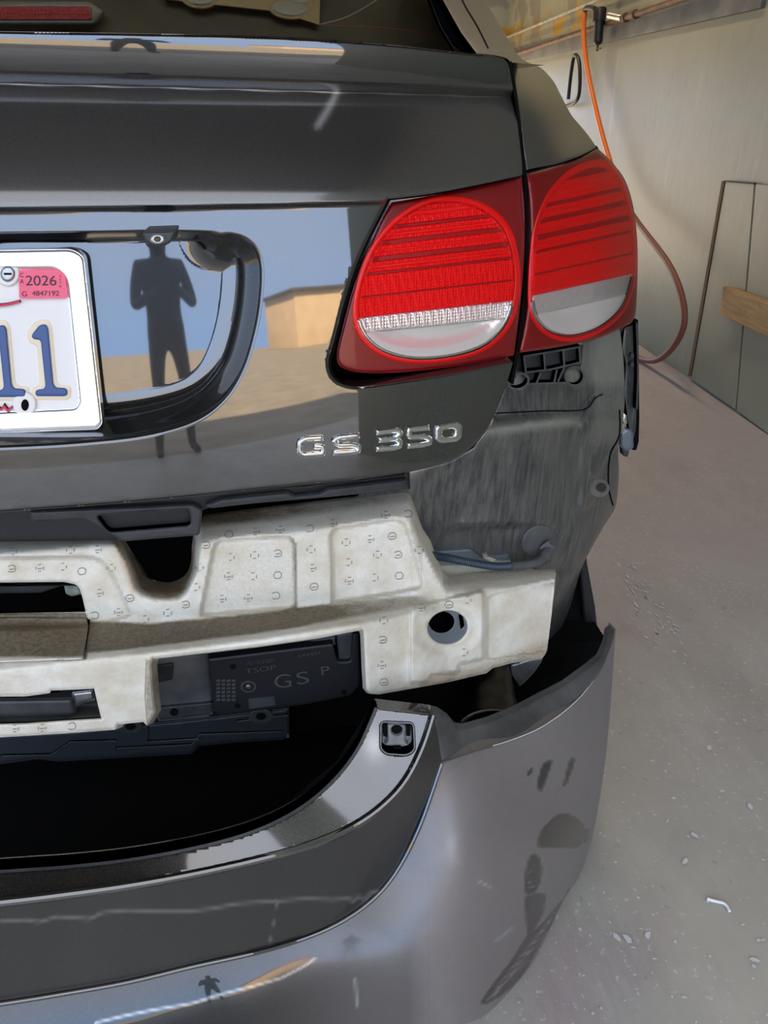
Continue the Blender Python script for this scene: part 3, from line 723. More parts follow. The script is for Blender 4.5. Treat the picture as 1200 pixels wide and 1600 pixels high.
bA = [(34, 30, m_redk, .001), (70, 64, m_redk, .001), (80, 74, m_redb, .002), (94, 84, m_redk, .001), (104, 99, m_redb, .002), (118, 109, m_redk, .001), (128, 122, m_redb, .002), (140, 133, m_redk, .0015), (158, 150, m_redb, .002), (180, 168, m_redk, .001)]
bA = [(-a, -b, m, d) for a, b, m, d in []] or bA
tl1 = taillight(L1, c1, ((562, 497), (800, 470)), ((562, 520), (790, 497)), [(b, a, m, d) for a, b, m, d in bA], D_l)
L2 = crv([(823, 271), (870, 258), (905, 247), (933, 231)], 3)[:-1]+crv([(933, 231), (955, 252), (977, 282), (990, 325), (996, 380), (996, 440), (993, 490), (985, 506)], 4)[:-1]+crv([(985, 506), (940, 526), (880, 541), (812, 551), (812, 551)], 4)[:-1]+crv([(812, 551), (824, 490), (830, 400), (829, 320), (823, 271)], 4)[:-1]
c2_ = crv([(935, 259), (958, 272), (976, 305), (987, 355), (990, 410), (984, 450), (968, 485), (935, 512), (895, 524), (862, 518), (842, 500), (832, 470), (834, 400), (842, 350), (862, 305), (895, 272)], 4, True)
D_l2 = tps([(x, y, 'Y', float(pt(D_l, np.array([x]), np.array([y]))[0, 1])) for x, y in ((816, 275), (818, 400), (806, 555), (850, 300), (850, 420), (850, 540))] +
           [(900, 250, 'Y', .215), (900, 320, 'Y', .180), (900, 420, 'Y', .168), (900, 530, 'Y', .165), (933, 231, 'Y', .29), (950, 300, 'Y', .242), (950, 420, 'Y', .218), (950, 520, 'Y', .212),
            (985, 325, 'Y', .31), (996, 420, 'Y', .33), (985, 506, 'Y', .28)], .0003)
tl2 = taillight(L2, c2_, ((832, 462), (988, 428)), ((833, 492), (985, 458)), [(b, a, m, d) for a, b, m, d in bA], D_l2)
tl2['label'] = 'red tail lamp outer half wrapping the corner'
relief('lamp_seal', ribbon(llft, 9), shift(D_l, .003), m_rub, car, g=5, skirt=(0, .03, 0))
relief('lamp_gap', ribbon(crv([(797, 96), (806, 150), (816, 230), (820, 272), (824, 340), (823, 420), (816, 500), (807, 560), (800, 600)], 4), 5), shift(D_l, .016), m_rub, car, g=5)
relief('lamp_seal', ribbon(crv([(816, 273), (860, 261), (905, 246), (934, 230)], 4), 5), shift(D_l2, .012), m_rub, car, g=5)
relief('lamp_seal', ribbon(ltop, 5), shift(D_l, .010), m_rub, car, g=5)

# ------------------------------------------------------------------ bare body corner
def body_off(px, py):
    # ledge under the lamps, vertical swage at the corner, recess by the grommet
    yl = np.interp(px, [640, 750, 860, 930], [690, 652, 640, 638])
    o = .020*ss((yl+22-py)/24)+0*px
    o = o - .006*np.exp(-((py-yl-34)/16)**2)
    vl = np.interp(py, [540, 620, 640, 700, 760, 860, 980], [925, 928, 915, 930, 915, 880, 850])
    o = o - .008*ss((px-vl+8)/16)
    lob = sdin(px, py, crv([(905, 660), (925, 622), (945, 615), (962, 628), (970, 665), (962, 700), (945, 725), (930, 760), (925, 790), (905, 790), (905, 720)], 4, True))
    o = o-.007*ss((lob+3)/9)
    gr = crv([(690, 833), (740, 820), (800, 816), (850, 815), (876, 828), (885, 860), (880, 900), (690, 900)], 4, True)
    o = o+.007*ss((sdin(px, py, gr)+4)/16)
    for bx, by in ((826, 657), (862, 657), (888, 654), (932, 690), (926, 742), (925, 785), (928, 702)):
        o = o-.0035*np.exp(-(((px-bx)**2+(py-by)**2)/22))
    return o
D_b0 = tps([(640, 740, 'Y', .125), (700, 640, 'Y', .13), (800, 570, 'Y', .17), (860, 560, 'Y', .20), (930, 540, 'Y', .27), (990, 510, 'Y', .33), (992, 600, 'Y', .34), (985, 700, 'Y', .35), (960, 780, 'Y', .34),
            (780, 700, 'Y', .15), (860, 700, 'Y', .19), (930, 700, 'Y', .27), (700, 860, 'Y', .15), (800, 860, 'Y', .17), (880, 860, 'Y', .23), (920, 860, 'Y', .30), (860, 960, 'Y', .24), (880, 960, 'Y', .30)], .0005)
D_body = shift(D_b0, body_off)
bpoly = [(560, 748), (640, 737), (700, 722), (740, 700), (770, 650), (790, 600), (800, 560), (860, 548), (930, 528), (968, 512)]+crv([(968, 512), (974, 560), (976, 620), (973, 660), (966, 700), (967, 740), (962, 790), (945, 820), (925, 855), (908, 890), (890, 950), (868, 1000)], 4)[1:]+[(800, 1000), (640, 960), (560, 900)]
corner = relief('bare_body_corner', bpoly, D_body, m_body, car, g=5, skirt=(.0, .03, 0), edge=4, edged=.004,
    attr={'dirt_and_light': lambda x, y: .75*np.exp(-((y-np.interp(x, [640, 750, 860, 930], [740, 672, 660, 655]))/9)**2)*ss((925-x)/40)+.5*ss((x-925)/10)*ss((720-y)/60)*.6 + .3*ss((610-y)/20)},  # ledge highlight and lighter top painted into the colour
    label='bare dusty metal body corner without its bumper')
relief('body_seam', ribbon(crv([(770, 646), (850, 642), (912, 640), (930, 622), (942, 616)], 5), 2), near(D_body, .001), m_rub, corner, g=5, skirt=None)
relief('body_seam', ribbon(crv([(968, 640), (968, 680), (953, 712), (951, 760), (958, 790)], 5), 2.5), near(D_body, .001), m_rub, corner, g=5, skirt=None)
relief('washer', ell(937, 763, 16, 14, 26), near(D_body, .003), m_steel, corner, g=3, edge=5, edged=.003); relief('bolt_head', ell(940, 762, 8, 7, 18), near(D_body, .008), m_greyp, corner, g=2.5, edge=3, edged=.003)
# wheel arch edge strips at the far right
side_D = tY(lambda px, py: .46+0*px)
relief('arch_liner', crv([(968, 510), (974, 560), (976, 600), (978, 640), (985, 680), (985, 700), (998, 690), (998, 560), (997, 500)], 3), tY(lambda a, b: .47+0*a), m_rub, car, g=8)
arch = relief('side_bracket', crv([(976, 512), (973, 545), (978, 570), (976, 610), (979, 640), (984, 675), (988, 690), (994, 660), (993, 600), (995, 506)], 3), tY(lambda a, b: .455+.0006*(a-976)), m_body, car, g=5, edge=4, edged=.004, label='thin steel bumper side bracket')
relief('bracket_edge', ribbon(crv([(995, 505), (997, 580), (995, 640)], 5), 3), tY(lambda a, b: .45+0*a), m_greyp, arch, g=4)
for bx, by in ((988, 556), (988, 570)): relief('rivet', ell(bx, by, 3, 4, 10), tY(lambda a, b: .45+0*a), m_greyp, arch, g=2)
relief('bright_clip', rnd([(970, 654), (979, 648), (980, 662), (975, 664)], 2), tY(lambda a, b: .445+0*a), m_chrome, arch, g=3, edge=2)
relief('clip_body', rnd([(970, 676), (980, 670), (989, 674), (990, 700), (978, 706), (970, 698)], 4), tY(lambda a, b: .443+0*a), m_silver, arch, g=3, edge=4, edged=.004)
relief('clip_foot', rnd([(972, 700), (984, 700), (981, 714), (973, 712)], 2), tY(lambda a, b: .446+0*a), m_greyp, arch, g=3, edge=2)

# lamp bracket: open plastic grid
D_br = shift(D_b0, -.012)
def bar(p, w=3.0, nm='rib', D=D_br, dep=.02, mt=None, par=None): return relief(nm, ribbon(p, w), D, mt or m_tray, par, g=4, skirt=(0, dep, 0), edge=1.4, edged=.0015)
brk = relief('lamp_bracket', [(802, 556), (820, 549), (912, 538), (908, 572), (896, 592), (826, 600), (802, 600), (800, 580)], shift(D_b0, .003), m_greyp, car, g=6, edge=3, label='dark plastic lamp bracket with open ribbed grid')
for p in ([(818, 557), (908, 542)], [(822, 582), (862, 577), (908, 566)], [(826, 600), (884, 598)], [(819, 557), (822, 584), (820, 590)], [(850, 552), (852, 578)], [(880, 547), (882, 574)], [(905, 541), (907, 567)], [(845, 582), (838, 600)], [(870, 578), (866, 598)], [(882, 574), (872, 596)], [(804, 552), (806, 590)]):
    bar(p, 3, 'rib', par=brk)
for cx, cy, r in ((810, 596, 18), (898, 588, 16)):
    relief('screw_cup', ell(cx, cy, r, r*.75 if cx < 850 else r, 24, -15), shift(D_b0, -.014), m_tray, brk, g=3, holes=[ell(cx, cy, r*.8, r*.56 if cx < 850 else r*.8, 24, -15)], skirt=(0, .02, 0))
    relief('cup_floor', ell(cx, cy, r*.85, r*.6 if cx < 850 else r*.85, 20, -15), shift(D_b0, -.002), M('dusty_cup', (.16, .15, .12), .7, var=(60, .3)), brk, g=4)

# grommet and loom
gp = relief('rubber_grommet', ell(844, 848, 29, 27, 32, -20), shift(D_body, lambda x, y: -.004-.006*ss(1-np.hypot(x-850, y-862)/30)), m_tray, car, g=4, edge=4, edged=.003)
lm = [(640, 862), (676, 868), (700, 872), (740, 880), (775, 885), (800, 884)]
LP = np.array([pt(shift(D_b0, -.035), np.array([float(a)]), np.array([float(b)]))[0] for a, b in crv(lm, 12)])
Lr = []
for i in range(len(LP)-1):
    for j in range(2): Lr.append(LP[i]+(LP[i+1]-LP[i])*j/2)
tube('wiring_loom', Lr, .0055, m_loom, car, 10, rib=.22, label='corrugated blue-black wiring loom')
tube('grommet_boot', sp3([pt(shift(D_b0, o), np.array([float(a)]), np.array([float(b)]))[0] for a, b, o in ((798, 884, -.035), (825, 882, -.034), (845, 876, -.03), (856, 862, -.018), (850, 852, -.002))], 5), [.0055]*8+[.007]*4+[.009]*4+[.012]*5, m_tray, car, 10)
relief('mount_bracket', [(676, 862), (735, 858), (752, 872), (795, 866), (797, 880), (800, 905), (676, 912)], shift(D_b0, -.004), m_silver, car, g=5, edge=3, edged=.003)
relief('mount_bracket', [(676, 884), (800, 880), (798, 900), (700, 903), (676, 892)], shift(D_b0, -.014), M('cream_bracket', (.5, .46, .36), .5, var=(30, .3)), car, g=5, edge=3, edged=.003)
relief('bright_clip', rnd([(756, 872), (764, 870), (776, 874), (770, 878)], 1), shift(D_b0, -.045), m_chrome, car, g=2)

# ------------------------------------------------------------------ bumper reinforcement beam (white moulding)
K = [  # curves across the beam: (px list, py list, Y list) from top back edge to bottom
 ([-420, 0, 150, 300, 450, 640, 660, 700, 868], [836, 828, 822, 812, 790, 769, 830, 895, 886], [.085, .085, .085, .09, .10, .125, .13, .12, .17]),
 ([-420, 0, 150, 300, 450, 640, 660, 700, 868], [870, 866, 852, 848, 834, 806, 850, 925, 912], [.022, .022, .026, .03, .038, .064, .072, .058, .115]),
 ([-420, 0, 240, 400, 560, 620, 660, 700, 868], [975, 966, 974, 958, 938, 932, 930, 945, 930], [.018, .018, .022, .028, .038, .048, .050, .053, .110]),
 ([-420, 0, 130, 240, 400, 560, 620, 660, 700, 868], [1055, 1048, 1032, 1020, 1000, 975, 965, 955, 965, 945], [-.055, -.055, -.052, -.05, -.043, -.025, .0, .02, .046, .106]),
 ([-420, 0, 240, 400, 560, 620, 660, 700, 868], [1160, 1152, 1130, 1120, 1090, 1075, 1065, 1060, 1030], [-.046, -.046, -.040, -.033, -.015, .008, .022, .048, .104])]
def beamY0(px, py):
    ys = np.stack([np.interp(px, k[0], k[1]) for k in K]); vs = np.stack([np.interp(px, k[0], k[2]) for k in K])
    out = vs[0]+(py-ys[0])*(vs[1]-vs[0])/(ys[1]-ys[0])
    for i in range(1, len(K)-1):
        s = vs[i]+(py-ys[i])*(vs[i+1]-vs[i])/(ys[i+1]-ys[i]); out = np.where(py > ys[i], s, out)
    out = np.where(py > ys[-1], vs[-1]+(py-ys[-1])*.0001, out)
    return out
padA = rnd([(334, 850), (346, 842), (452, 836), (462, 850), (464, 950), (312, 962)], [6, 10, 12, 10, 4, 4])
padB = rnd([(516, 832), (525, 824), (618, 810), (634, 818), (662, 918), (600, 930), (518, 942)], [6, 10, 12, 12, 10, 4, 4])
padL = rnd([(-420, 880), (130, 868), (160, 874), (178, 900), (206, 962), (138, 980), (-420, 990)], [2, 4, 18, 14, 4, 2, 2])
notch = [(186, 838), (198, 858), (212, 878), (224, 898), (240, 906), (262, 910), (282, 904), (294, 892), (299, 872), (300, 850)]
hole_c = (697, 978)
rim = ell(697, 978, 36, 29, 36, -8)
blk = rnd([(642, 948), (752, 922), (758, 930), (757, 1030), (718, 1038), (716, 1052), (674, 1055), (670, 1066), (640, 1068)], [4, 6, 6, 6, 4, 4, 4, 4, 4])
endp = rnd([(762, 930), (868, 905), (856, 1018), (760, 1032)], 6)
def beamY(px, py):
    px = np.asarray(px, float); py = np.asarray(py, float)
    o = 0
    for dx, dy in ((0, 0), (0, -5), (0, 5), (0, -10), (0, 10), (-6, 0), (6, 0), (0, -2.5), (0, 2.5)): o = o+beamY0(px+dx, py+dy)
    o = o/9
    for pad in (padA, padB, padL): o = o+.009*ss((sdin(px, py, pad)+3)/9)
    # notch mouth falls back
    nd = dist(px, py, notch, False); o = o+.055*np.clip(1-nd/44, 0, 1)**1.4*ss((945-py)/35)*ss((sdin(px, py, [(150, 800), (196, 880), (210, 925), (222, 965), (288, 965), (298, 920), (312, 890), (318, 800)])+1)/16)
    o = o-.010*ss((sdin(px, py, blk)+3)/8)
    r_ = np.hypot((px-697)/36, (py-978)/29)
    o = o+.006*ss((1.75-r_)/.6)
    o = o+.004*ss((757-px)/3)*ss((px-750)/6)*0
    # small relief steps on the right hand block
    o = o+.006*ss((sdin(px, py, endp)+2)/6)
    return o
D_beam = tY(beamY)
beam_poly = crv([(-420, 836), (-100, 830), (0, 828), (80, 824), (150, 820), (172, 823), (186, 838), (198, 858), (212, 878), (224, 898), (240, 906), (262, 910), (282, 904), (294, 892), (299, 872), (300, 850), (306, 822), (316, 808), (335, 802), (450, 788), (560, 775), (618, 768), (640, 770), (652, 784)], 4)[:-1] + \
    [(652, 784), (664, 820), (682, 872), (690, 888), (700, 898), (730, 897), (800, 888), (830, 884), (834, 890), (866, 889), (869, 896), (862, 960), (855, 1016), (851, 1024), (846, 1030), (800, 1036), (770, 1044), (760, 1052), (700, 1066), (592, 1085), (578, 1084), (572, 1076), (570, 1040), (568, 988), (566, 983), (500, 996), (400, 1010), (238, 1029), (236, 1040), (240, 1090), (243, 1112), (236, 1124), (230, 1134), (224, 1128), (184, 1132), (180, 1140), (100, 1146), (0, 1152), (-420, 1162)]
winL = rnd([(-420, 915), (104, 910), (121, 915), (128, 930), (134, 958), (137, 980), (60, 962), (-420, 976)], [2, 3, 10, 8, 2, 0, 0, 2])
winL = rnd([(-420, 915), (100, 909), (122, 914), (128, 930), (134, 956), (-420, 966)], [2, 4, 10, 8, 2, 2])
slotL = [(-420, 1092), (40, 1088), (78, 1083), (80, 1079), (147, 1076), (158, 1122), (94, 1126), (40, 1130), (-420, 1140)]
rimhole = ell(699, 980, 31, 26, 30, -8)
def beam_dirt_tone(x, y):
    ys = [np.interp(x, k[0], k[1]) for k in K]
    led = ss((y-ys[2]+4)/9)*ss((ys[3]-6-y)/10)
    led = led*(1-.60*ss((x-470)/130))
    led = led*(1-ss((x-645)/50))
    led = np.where(x < 135, ss((y-955)/6)*ss((1036-y)/10), led)
    top = .72*ss((ys[1]-14-y)/18)*(x > 300)*(x < 660)*(.6+.4*ss((500-x)/100))
    nt_ = .95*np.clip(1.3-dist(x, y, notch, False)/36, 0, 1)*ss(.5+sdin(x, y, [(190, 838), (205, 880), (220, 925), (240, 940), (280, 940), (292, 920), (302, 890), (304, 838)])/16)
    pa = .13*ss(sdin(x, y, padA)/4)+.6*ss((x-446)/14)*(sdin(x, y, padA) > -2)*ss((8-abs(sdin(x, y, padA)))/8)
    seam = .2*np.exp(-(sdin(x, y, padA)/4)**2)+.25*np.exp(-(sdin(x, y, padB)/4)**2)+.22*np.exp(-(sdin(x, y, padL)/3)**2)  # darker along the pad edges; lower right and inner side darker too
    lowr = .45*ss((y-np.interp(x, [570, 700, 860], [1075, 1040, 985]))/28)*(x > 655)
    tr = .35*ss((np.interp(x, [690, 870], [925, 905])-y)/16)*(x > 690)
    inner = .45*(x > 228)*(x < 245)*(y > 1030)
    return np.clip(np.maximum.reduce([led, top+0*x, nt_, pa, seam, lowr, tr, inner+0*x])+.06, 0, 1)
beam = relief('bumper_beam', beam_poly, D_beam, m_beam, car, g=4, lines=[insetl(dn(crv(notch, 4)), e) for e in (-3, -7, -12)], holes=[winL, slotL, rimhole], skirt=(0, .03, -.024), edge=5, edged=.006,
    attr={'dirt_and_light': beam_dirt_tone, 'rust': lambda x, y: .55*np.exp(-(dist(x, y, [(183, 850), (198, 890), (210, 920)], False)/6)**2)+.30*np.exp(-(((x-838)/26)**2+((y-1000)/40)**2))+.25*np.exp(-(((x-700)/60)**2+((y-1058)/10)**2))},
    label='off-white moulded bumper beam, dirty along its ledge')
relief('tow_eye_ring', ell(697, 979, 34, 28, 34, -8), shift(D_beam, .003), m_silver, beam, g=4, holes=[ell(690, 972, 20, 17, 26, -8), rnd([(716, 960), (722, 956), (726, 978), (720, 984)], 3)], skirt=(0, .003, 0), edge=2, edged=.001, label='blue-grey steel ring behind the round hole')
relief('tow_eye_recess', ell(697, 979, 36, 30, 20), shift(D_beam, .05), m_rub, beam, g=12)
# ledge floor in the left window and the bar in the lower slot
relief('ledge_step', [(-420, 968), (60, 963), (134, 956), (138, 978), (135, 1000), (130, 1030), (-420, 1050)], shift(D_beam, lambda x, y: -.0045+.05*ss((966-y)/12)), m_beam, beam, g=5, skirt=(0, .01, 0), edge=3, edged=.003,
    attr={'dirt_and_light': lambda x, y: .95*ss((1032-y)/10)+0*x, 'rust': lambda x, y: 0*x})
relief('cross_tube', rnd([(-420, 1098), (114, 1090), (121, 1116), (112, 1120), (-420, 1130)], 3), shift(D_beam, .012), m_greyp, beam, g=5, edge=9, edged=.012, skirt=(0, .03, 0))
relief('tube_stub', rnd([(112, 1082), (146, 1078), (148, 1094), (130, 1098), (116, 1108)], 3), shift(D_beam, .02), m_steel, beam, g=4, edge=6, edged=.006)
relief('slot_floor', [(-420, 1085), (150, 1070), (162, 1124), (-420, 1145)], shift(D_beam, lambda x, y: .045-.02*ss((y-1100)/20)), m_tray, beam, g=8)
relief('beam_side_wall', [(228, 1030), (237, 1030), (243, 1112), (230, 1135), (226, 1090)], shift(D_beam, lambda x, y: -.001+.03*ss((x-228)/14)), m_beam, beam, g=4, attr={'dirt_and_light': lambda x, y: .6+0*x, 'rust': lambda x, y: .12+0*x})
0 and relief('ledge_fill', [(236, 1029), (400, 1010), (566, 984), (568, 1000), (400, 1030), (238, 1046)], shift(D_beam, lambda x, y: .03+0*x), m_beam, beam, g=8, attr={'dirt_and_light': lambda x, y: .9+0*x, 'rust': lambda x, y: 0*x})
relief('connector', rnd([(100, 914), (121, 912), (128, 928), (112, 932), (103, 928)], 3), tY(lambda a, b: .10+0*a), M('pale_connector', (.5, .52, .42), .5, var=(90, .4)), car, g=3, edge=3)
relief('inner_rail', [(-420, 912), (60, 908), (100, 914), (64, 926), (-420, 934)], tY(lambda a, b: .12+0*a), m_tray, car, g=6, edge=3)
# pressed stamp marks
marks = [(18, 889), (62, 888), (98, 886), (128, 893), (155, 927), (185, 957), (148, 962), (174, 888), (152, 859), (203, 935), (20, 862), (110, 860),
         (322, 852), (312, 887), (306, 918), (358, 835), (399, 831), (438, 828), (484, 826), (486, 859), (488, 888), (491, 917), (360, 871), (398, 868), (434, 865), (357, 901), (395, 901), (434, 899), (347, 936), (388, 935), (431, 931),
         (541, 848), (578, 843), (613, 838), (544, 879), (590, 867), (622, 867), (546, 908), (585, 903), (624, 900), (520, 818), (603, 805), (638, 803), (655, 860), (658, 950), (702, 945), (730, 938), (600, 970), (598, 1000), (597, 1040), (725, 1020), (740, 1060), (23, 1139), (66, 1138), (112, 1135), (147, 1134), (318, 1018), (600, 1066), (226, 968), (262, 958), (290, 945)]
Dm = near(D_beam, .0007)
for i, (mx, my) in enumerate(marks):
    if not inside(mx, my+9, beam_poly) or inside(mx, my, winL): continue
    w, h = 7, 5.2
    for s in (-1, 1):
        relief('pressed_mark', ribbon([(mx-w*.35, my+s*h-.3), (mx+w*.35, my+s*h-.9)] if i % 3 else [(mx-w*.8, my+s*h*.7), (mx-w*.3, my+s*h), (mx+w*.3, my+s*h-.6), (mx+w*.8, my+s*h*.6)], 1.3), Dm, m_mark, beam, g=5, skirt=None)
    if i % 2: relief('pressed_mark', ribbon([(mx-w*.85, my-h*.5), (mx-w*.9, my+h*.5)], 1.2), Dm, m_mark, beam, g=5, skirt=None)
    relief('pressed_mark', ribbon([(mx+w*.85, my-h*.5), (mx+w*.8, my+h*.5)], 1.2), Dm, m_mark, beam, g=5, skirt=None)
    if i % 4 < 2: relief('pressed_mark', ribbon([(mx-w*.5, my+1), (mx+w*.5, my)], 1.4), Dm, m_mark, beam, g=5, skirt=None)

# ------------------------------------------------------------------ parts below the beam
D_tr = tY(lambda px, py: .02+.00004*(px-240)+(py-1000)*.0001)
br2 = relief('side_support', [(246, 1028), (326, 1020), (334, 1110), (326, 1120), (248, 1127), (240, 1112), (240, 1060)], shift(D_tr, .03), m_tray, car, g=6, edge=5, edged=.006, label='dusty grey plastic support')
relief('support_pocket', rnd([(244, 1040), (272, 1036), (270, 1062), (240, 1068)], 4), shift(D_tr, .026), m_greyp, br2, g=5, edge=4)
relief('support_foot', [(242, 1106), (332, 1098), (332, 1116), (250, 1125)], shift(D_tr, .024), m_greyp, br2, g=5, edge=3)
relief('clip_hole', ell(272, 1114, 6, 5, 16), shift(D_tr, .021), m_rub, br2, g=3)
tray = relief('undertray', rnd([(325, 1030), (520, 1006), (526, 1034), (548, 1034), (552, 990), (560, 990), (562, 1070), (548, 1086), (480, 1100), (345, 1118), (335, 1112)], [3, 3, 6, 6, 2, 2, 8, 8, 3, 4, 4]), D_tr, m_black, car, g=5, edge=4, edged=.003, label='black plastic panel with raised letters')
relief('upper_flange', [(327, 1022), (480, 1002), (524, 994), (524, 1008), (420, 1020), (328, 1032)], shift(D_tr, .012), m_greyp, tray, g=5, edge=3)
relief('tray_pocket', rnd([(526, 992), (552, 988), (550, 1030), (530, 1034)], 4), shift(D_tr, .008), m_greyp, tray, g=5, edge=4)
Dt2 = near(D_tr, .001); m_raised = M('raised_plastic', (.05, .05, .052), .4)
for s, a, b, h in (('G', (430, 1076), (456, 1073), 22), ('S', (465, 1070), (484, 1067), 20), ('P', (503, 1055), (516, 1053), 14), ('75117-53087', (386, 1040), (430, 1034), 6), ('544401', (466, 1028), (500, 1022), 5)):
    text('raised_letter', s, a, b, h, Dt2, m_raised, tray, .0005)
text('raised_letter', 'TSOP', (384, 1053), (432, 1046), 8, Dt2, m_raised, tray, .0005)
relief('date_dial', ell(388, 1073, 12, 9, 24), near(D_tr, .001), m_raised, tray, g=4, holes=[ell(388, 1073, 9.5, 7, 20)], skirt=(0, .001, 0)); relief('dial_pin', ell(388, 1073, 4, 3.2, 14), near(D_tr, .002), m_steel, tray, g=3, edge=2)
for cx, cy in ((364, 1042), (538, 1082), (371, 1103)): relief('tray_hole', ell(cx, cy, 5, 4, 14), near(D_tr, .0006), m_rub, tray, g=3)
for r in range(4):
    for c in range(6):
        relief('raised_mark', rnd([(338+c*0+r*8, 1062+c*6), (344+r*8, 1061+c*6), (344+r*8, 1065+c*6), (338+r*8, 1066+c*6)], 1), near(D_tr, .0008), m_raised, tray, g=5, skirt=None)
relief('tray_patch', rnd([(388, 1092), (428, 1088), (431, 1102), (389, 1108)], 2), near(D_tr, .0008), m_greyp, tray, g=6)
D_v = tY(lambda px, py: .10+.0*px)
val = relief('rear_valance', crv([(-420, 1150), (0, 1148), (240, 1130), (452, 1106)], 4)[:-1]+[(452, 1106), (452, 1152), (440, 1156), (370, 1160), (310, 1166), (300, 1178), (90, 1190), (60, 1186), (0, 1194), (-420, 1200)], D_v, M('blue_black_plastic', (.02, .026, .032), .45), car, g=8, edge=6, edged=.008)
for p in ([(0, 1182), (80, 1180), (110, 1160), (180, 1158)], [(180, 1170), (300, 1164), (312, 1148), (440, 1144)], [(230, 1136), (228, 1160), (310, 1155)], [(370, 1128), (450, 1118)]): bar(p, 3, 'ridge', near(D_v, .004), .004, m_greyp, val)
for cx, cy in ((204, 1136), (408, 1120)):
    relief('mount_lug', ell(cx, cy, 20, 12, 24), near(D_v, .004), m_greyp, val, g=5, edge=4); relief('lug_hole', ell(cx, cy, 8, 5, 16), near(D_v, .006), m_rub, val, g=3)
# exhaust tip
A = at(752., 1030., 'Y', .17); B = at(768., 1140., 'Y', .045)
def ring_tube(name, A, B, r0, r1, mat, par):
    ax = (B-A); L = np.linalg.norm(ax); ax /= L; u = np.cross(ax, [0, 0, 1.]); u /= np.linalg.norm(u); v = np.cross(u, ax); V = []; F = []; n = 40
    prof_ = [(0, r0), (.6, r0), (.95, r1), (.985, r1*1.06), (1, r1*1.03), (1, r1*.95), (.97, r1*.93), (.3, r0*.9)]
    for s, r in prof_:
        for k in range(n): a = 2*pi*k/n; V.append(A+ax*L*s+(u*cos(a)*1.12+v*sin(a)*.95)*r)
    for i in range(len(prof_)-1):
        for k in range(n): j = (k+1) % n; F.append((i*n+k, i*n+j, (i+1)*n+j, (i+1)*n+k))
    return link(name, V, F, mat, par, label='oval brownish chrome exhaust tip')
ex = ring_tube('exhaust_tip', A, B, .034, .037, m_exh, car)
relief('heat_shield', crv([(798, 1040), (846, 1026), (838, 1046), (820, 1066), (812, 1072)], 4)+[(800, 1055)], tY(lambda a, b: .14+0*a), m_steel, car, g=5, edge=3)
# underbody shade put into near-black boxes shaped as floor pan parts
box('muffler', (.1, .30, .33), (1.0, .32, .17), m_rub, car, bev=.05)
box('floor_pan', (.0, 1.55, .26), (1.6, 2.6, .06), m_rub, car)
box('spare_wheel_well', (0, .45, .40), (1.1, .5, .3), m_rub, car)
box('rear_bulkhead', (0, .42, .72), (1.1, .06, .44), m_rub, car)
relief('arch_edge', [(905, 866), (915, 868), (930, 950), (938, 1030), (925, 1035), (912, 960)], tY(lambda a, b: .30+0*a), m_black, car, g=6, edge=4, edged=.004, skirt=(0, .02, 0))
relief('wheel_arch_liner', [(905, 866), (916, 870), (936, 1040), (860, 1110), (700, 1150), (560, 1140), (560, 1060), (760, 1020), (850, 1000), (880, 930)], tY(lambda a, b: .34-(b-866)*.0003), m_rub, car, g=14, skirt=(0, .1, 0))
# flank and roof so the car goes on beyond the silhouette
V = []; F = []
fl = [(.10, .84), (.30, .88), (.55, .905), (.75, .90), (.90, .865), (.985, .80), (1.02, .74), (1.2, .68), (1.38, .56), (1.44, .3), (1.45, 0)]
ys = [.35, .46, .62, .8, 1.2, 1.8, 2.6, 3.4]; xf = [.875, .945, 1, 1, 1, 1, 1, 1]
for j, y in enumerate(ys):
    for z, x in fl:
        zz = z if z < 1.01 or j > 3 else .985
        xx = x if z < 1.01 or j > 3 else .80
        V.append((xx*xf[j], y, zz))
for j in range(len(ys)-1):
    for i in range(len(fl)-1):
        if fl[i][0] < .75 and ys[j] < 1.2: continue
        n_ = len(fl); F.append((j*n_+i, j*n_+i+1, (j+1)*n_+i+1, (j+1)*n_+i))
link('side_body', V, F, m_paint, car); link('side_body', [(-x, y, z) for x, y, z in V], [f[::-1] for f in F], m_paint, car)
box('roof', (0, 2.0, 1.425), (1.16, 2.3, .035), m_paint, car, bev=.015)

# ------------------------------------------------------------------ bumper cover (detached)
cov = thing('bumper_cover', 'dark grey rear bumper cover pulled off and resting low behind the car', 'bumper', (.2, -.1, 0))
E_top = crv([(690, 1190), (740, 1174), (800, 1156), (850, 1134), (900, 1096), (935, 1052), (952, 1015), (962, 984)], 4)
R_ = [(-300, 1440), (0, 1408), (100, 1396), (200, 1382), (300, 1364), (400, 1342), (480, 1320), (550, 1290), (600, 1255), (635, 1215), (660, 1165), (676, 1116)]
L_ = [(-300, 1610), (0, 1566), (100, 1550), (200, 1532), (300, 1508), (400, 1486), (480, 1462), (540, 1434), (590, 1396), (625, 1350), (655, 1290), (675, 1235), (690, 1190)]
H_ = [(-300, 1385), (0, 1362), (100, 1355), (200, 1344), (300, 1326), (380, 1305), (440, 1280), (490, 1248), (530, 1210), (558, 1172), (576, 1135), (588, 1106)]
sil = crv([(962, 984), (957, 1060), (950, 1150), (940, 1230), (925, 1310), (905, 1370), (884, 1400), (860, 1450), (835, 1500), (800, 1545), (760, 1585), (720, 1606), (600, 1680), (400, 1760), (0, 1800), (-300, 1810)], 4)
Rc = crv(R_, 4); Lc = crv(L_, 4); Hc = crv(H_, 4)
